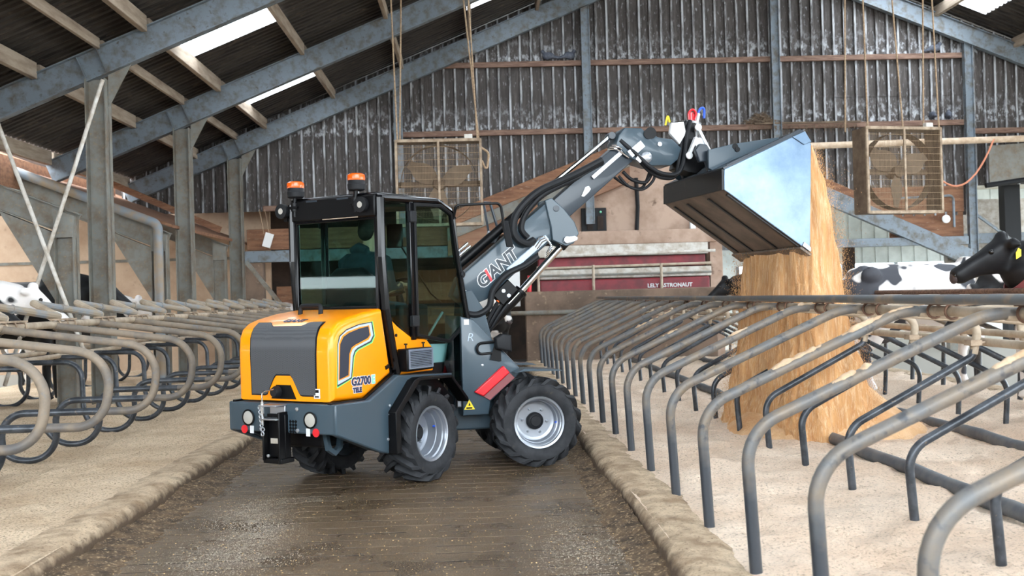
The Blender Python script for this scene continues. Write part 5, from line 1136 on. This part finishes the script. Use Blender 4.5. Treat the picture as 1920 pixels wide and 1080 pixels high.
def cow(pose, loc, rz, sc, m, lab, extra=False):
    me, poll, d, sd, upv, L_ = POSE[pose]; me = me.copy(); me.materials.clear(); me.materials.append(MATS[m])
    o = bpy.data.objects.new('cow', me); COL.objects.link(o); o.location = loc; o.rotation_euler = (0, 0, rz); o.scale = (sc,) * 3; tag(o, lab, 'cow', 'dairy cows in the cubicles')
    for s in (-1, 1):
        c = poll + d * L_ * .34 + sd * s * .1 + upv * .01; obj('eye', B().ell(c, .022, .02, .022), 'eye', o)
        q = poll + d * L_ * .97 + sd * s * .04 + upv * .0; obj('nostril', B().ell(q, .015, .015, .02), 'eye', o)
    obj('muzzle', B().ell(poll + d * L_ * .985 - upv * .02, .03, .055, .05), 'nose', o)
    if extra:
        for s in (-1, 1):
            e = poll + d * .05 * L_ + sd * s * .15 - upv * .04 - d * .02
            tg = B().prism([(-.024, -.055), (.024, -.055), (.025, 0), (.01, .012), (.006, .022), (-.006, .022), (-.01, .012), (-.025, 0)], lambda a, b_, t: tuple(e + d * a + sd * (s * (.05 + t)) + Vector((0, 0, 1)) * (b_ - .05)), 0, .006); obj('ear_tag', tg, 'yellow', o)
        c0 = Vector((.88, 0, 1.31)); ax = (poll - Vector((.6, 0, 1.2))).normalized(); u = Vector((0, 1, 0)); v = ax.cross(u); pts = [c0 + u * math.cos(a) * .2 + v * math.sin(a) * .235 for a in [2 * math.pi * k / 28 for k in range(29)]]
        obj('collar', B().loft([[p + ax * q + (p - c0).normalized() * h for p in pts] for q, h in ((-.025, .0), (-.025, .012), (.025, .012), (.025, .0))], cap=False), 'red_dull', o)
        for s in (-1, 1):
            p = c0 + u * s * .225 - v * .0; rd = B().obox(p + v * (.06 if v.z < 0 else -.06), ax * .032, u * .008, v * .06); tb = obj('number_block', rd, 'red', o)
            tmx = link('number', text_mesh('S', .085, .0008, .003, 0, 'CENTER'), 'white', o); X = ax * (-s); Yv = (v if v.z > 0 else -v); Zn = u * s; Q = p + v * (.06 if v.z < 0 else -.06) + u * s * .0095 - Yv * .03
            X = Yv.cross(Zn); tmx.matrix_basis = Matrix(((X.x, Yv.x, Zn.x, Q.x), (X.y, Yv.y, Zn.y, Q.y), (X.z, Yv.z, Zn.z, Q.z), (0, 0, 0, 1)))
    return o
W = math.pi
cow('up', (6.5, 10.3, .12), W - .05, 1.19, 'cow_black', 'black cow with yellow ear tag and red collar looking left over the right rail', True)
cow('level', (6.05, 14.2, .14), .03, 1.2, 'cow_white', 'white cow with dark patches standing behind the falling sawdust')
cow('low', (7.15, 12.4, .14), W + .12, 1.15, 'cow_pied', 'black and white cow with lowered head between the right-hand rails')
cow('level', (6.6, 8.6, .14), W - .1, 1.12, 'cow_cream', 'cream and dark cow standing at the right edge behind the rails')
cow('level', (6.25, 20.8, .14), W, 1.15, 'cow_black', 'black cow seen behind the sawdust near the low wall')
cow('level', (-7.2, 16.6, .14), 0.05, 1.3, 'cow_black', 'black cow standing behind the crossed brace rods')
cow('level', (-7.3, 14.4, .14), .1, 1.2, 'cow_pied', 'black and white cow in the left cubicles beside the brace rods')
cow('level', (-6.9, 12.3, .1), .0, 1.18, 'cow_black', 'black cow at the left edge of the picture')
cow('level', (-7.6, 20.2, .14), .15, 1.1, 'cow_pied', 'black and white cow between the two left columns')
cow('low', (-5.0, 26.2, .0), 1.2, 1.05, 'cow_pied', 'cow with its head low in the dark opening left of the cab')
cow('level', (.25, 21.6, .0), -W / 2 + .25, 1.05, 'cow_pied', 'black and white cow standing behind the loader boom')
# ================================================================== falling sawdust
def fw(p): return MFW @ Vector(p)
FALL = [(2.90, 2.66, 2.74, .70, .0), (2.6, 2.64, 2.86, .71, 0), (2.25, 2.62, 2.95, .72, 0), (1.93, 2.60, 3.00, .73, .0), (1.7, 2.57, 3.03, .74, 0), (1.4, 2.55, 3.07, .76, 0), (1.1, 2.53, 3.13, .79, 0), (.8, 2.5, 3.2, .84, 0), (.5, 2.45, 3.28, .88, 0), (.25, 2.4, 3.36, .92, 0), (.1, 2.35, 3.42, .95, 0)]
def fall_at(z):
    for a, b_ in zip(FALL, FALL[1:]):
        if b_[0] <= z <= a[0]:
            t = (a[0] - z) / (a[0] - b_[0]); return [a[i] + (b_[i] - a[i]) * t for i in range(5)]
    return FALL[-1]
rings = []; NA = 120; NZ = 90
for j in range(NZ + 1):
    z = 2.90 - 2.8 * j / NZ; _, xa, xb, hy, _ = fall_at(z); cx = (xa + xb) / 2; hx_ = (xb - xa) / 2; ring_ = []
    for k in range(NA):
        a = 2 * math.pi * k / NA; c, s = math.cos(a), math.sin(a); e = .45
        ux = math.copysign(abs(c) ** e, c) * hx_; uy = math.copysign(abs(s) ** e, s) * hy
        nn = .055 * nzf(ux * 5 + 9, uy * 5, z * .9) + .035 * nzf(ux * 14, uy * 14, z * 1.6) + .018 * nzf(ux * 40, uy * 40, z * 4)
        low = max(0, (1.0 - z)); nn *= (1 + low)
        ring_.append(fw((cx + ux + nn * c, uy + nn * s, z)))
    rings.append(ring_)
tag(obj('falling_sawdust', B().loft(rings), 'sawdust', angle=80), 'stream of orange sawdust pouring out of the tipped bucket', 'sawdust', kind='stuff')
chips = B()
def chip(p, l, wd):
    a = random.uniform(0, 6.28); d = Vector((random.gauss(0, .25), random.gauss(0, .25), 1)).normalized(); s = d.cross(Vector((math.cos(a), math.sin(a), .1))).normalized(); t = d.cross(s)
    q = [p - d * l - s * wd, p + d * l, p - d * l + s * wd, p + t * wd * 1.2]
    chips.add(q, [(0, 1, 2), (0, 3, 1), (1, 3, 2), (0, 2, 3)])
for i in range(36000):
    z = random.uniform(.15, 2.9); _, xa, xb, hy, _ = fall_at(z); r = abs(random.gauss(0, .065)) + .02
    cx = (xa + xb) / 2; hx_ = (xb - xa) / 2; a = random.uniform(0, 2 * math.pi); c, s = math.cos(a), math.sin(a); e = .45
    if z > 1.95 and c < 0: continue
    ux = math.copysign(abs(c) ** e, c) * hx_; uy = math.copysign(abs(s) ** e, s) * hy
    chip(fw((cx + ux + r * c, uy + r * s, z)), random.uniform(.003, .009), random.uniform(.001, .0024))
for i in range(900):
    z = random.uniform(1.5, 2.7); chip(fw((3.0 + abs(random.gauss(0, .14)), random.uniform(-.75, .75), z)), random.uniform(.003, .008), .002)
tag(obj('sawdust_chips', chips, 'sawdust_chip'), 'loose chips flying around the falling sawdust', 'sawdust', kind='stuff')
HC = fw((2.95, 0, 0))
def heap(x, y):
    r = math.hypot(x - HC.x - .2, (y - HC.y) * .95); n = .04 * nzf(x * 4, y * 4) + .02 * nzf(x * 12, y * 12)
    return .11 + max(-.06, .8 * max(0, 1 - r / 1.05) ** 1.2 + n * (1 if r < 1.0 else 0) - .02 * (r > .95) - .06 * max(0, r - 1.0))
tag(obj('sawdust_heap', grid(HC.x - 1.1, HC.x + 1.8, HC.y - 1.4, HC.y + 1.5, .05, .05, heap), 'sawdust_heap', angle=80), 'heap of fresh sawdust growing under the bucket', 'sawdust', kind='stuff')
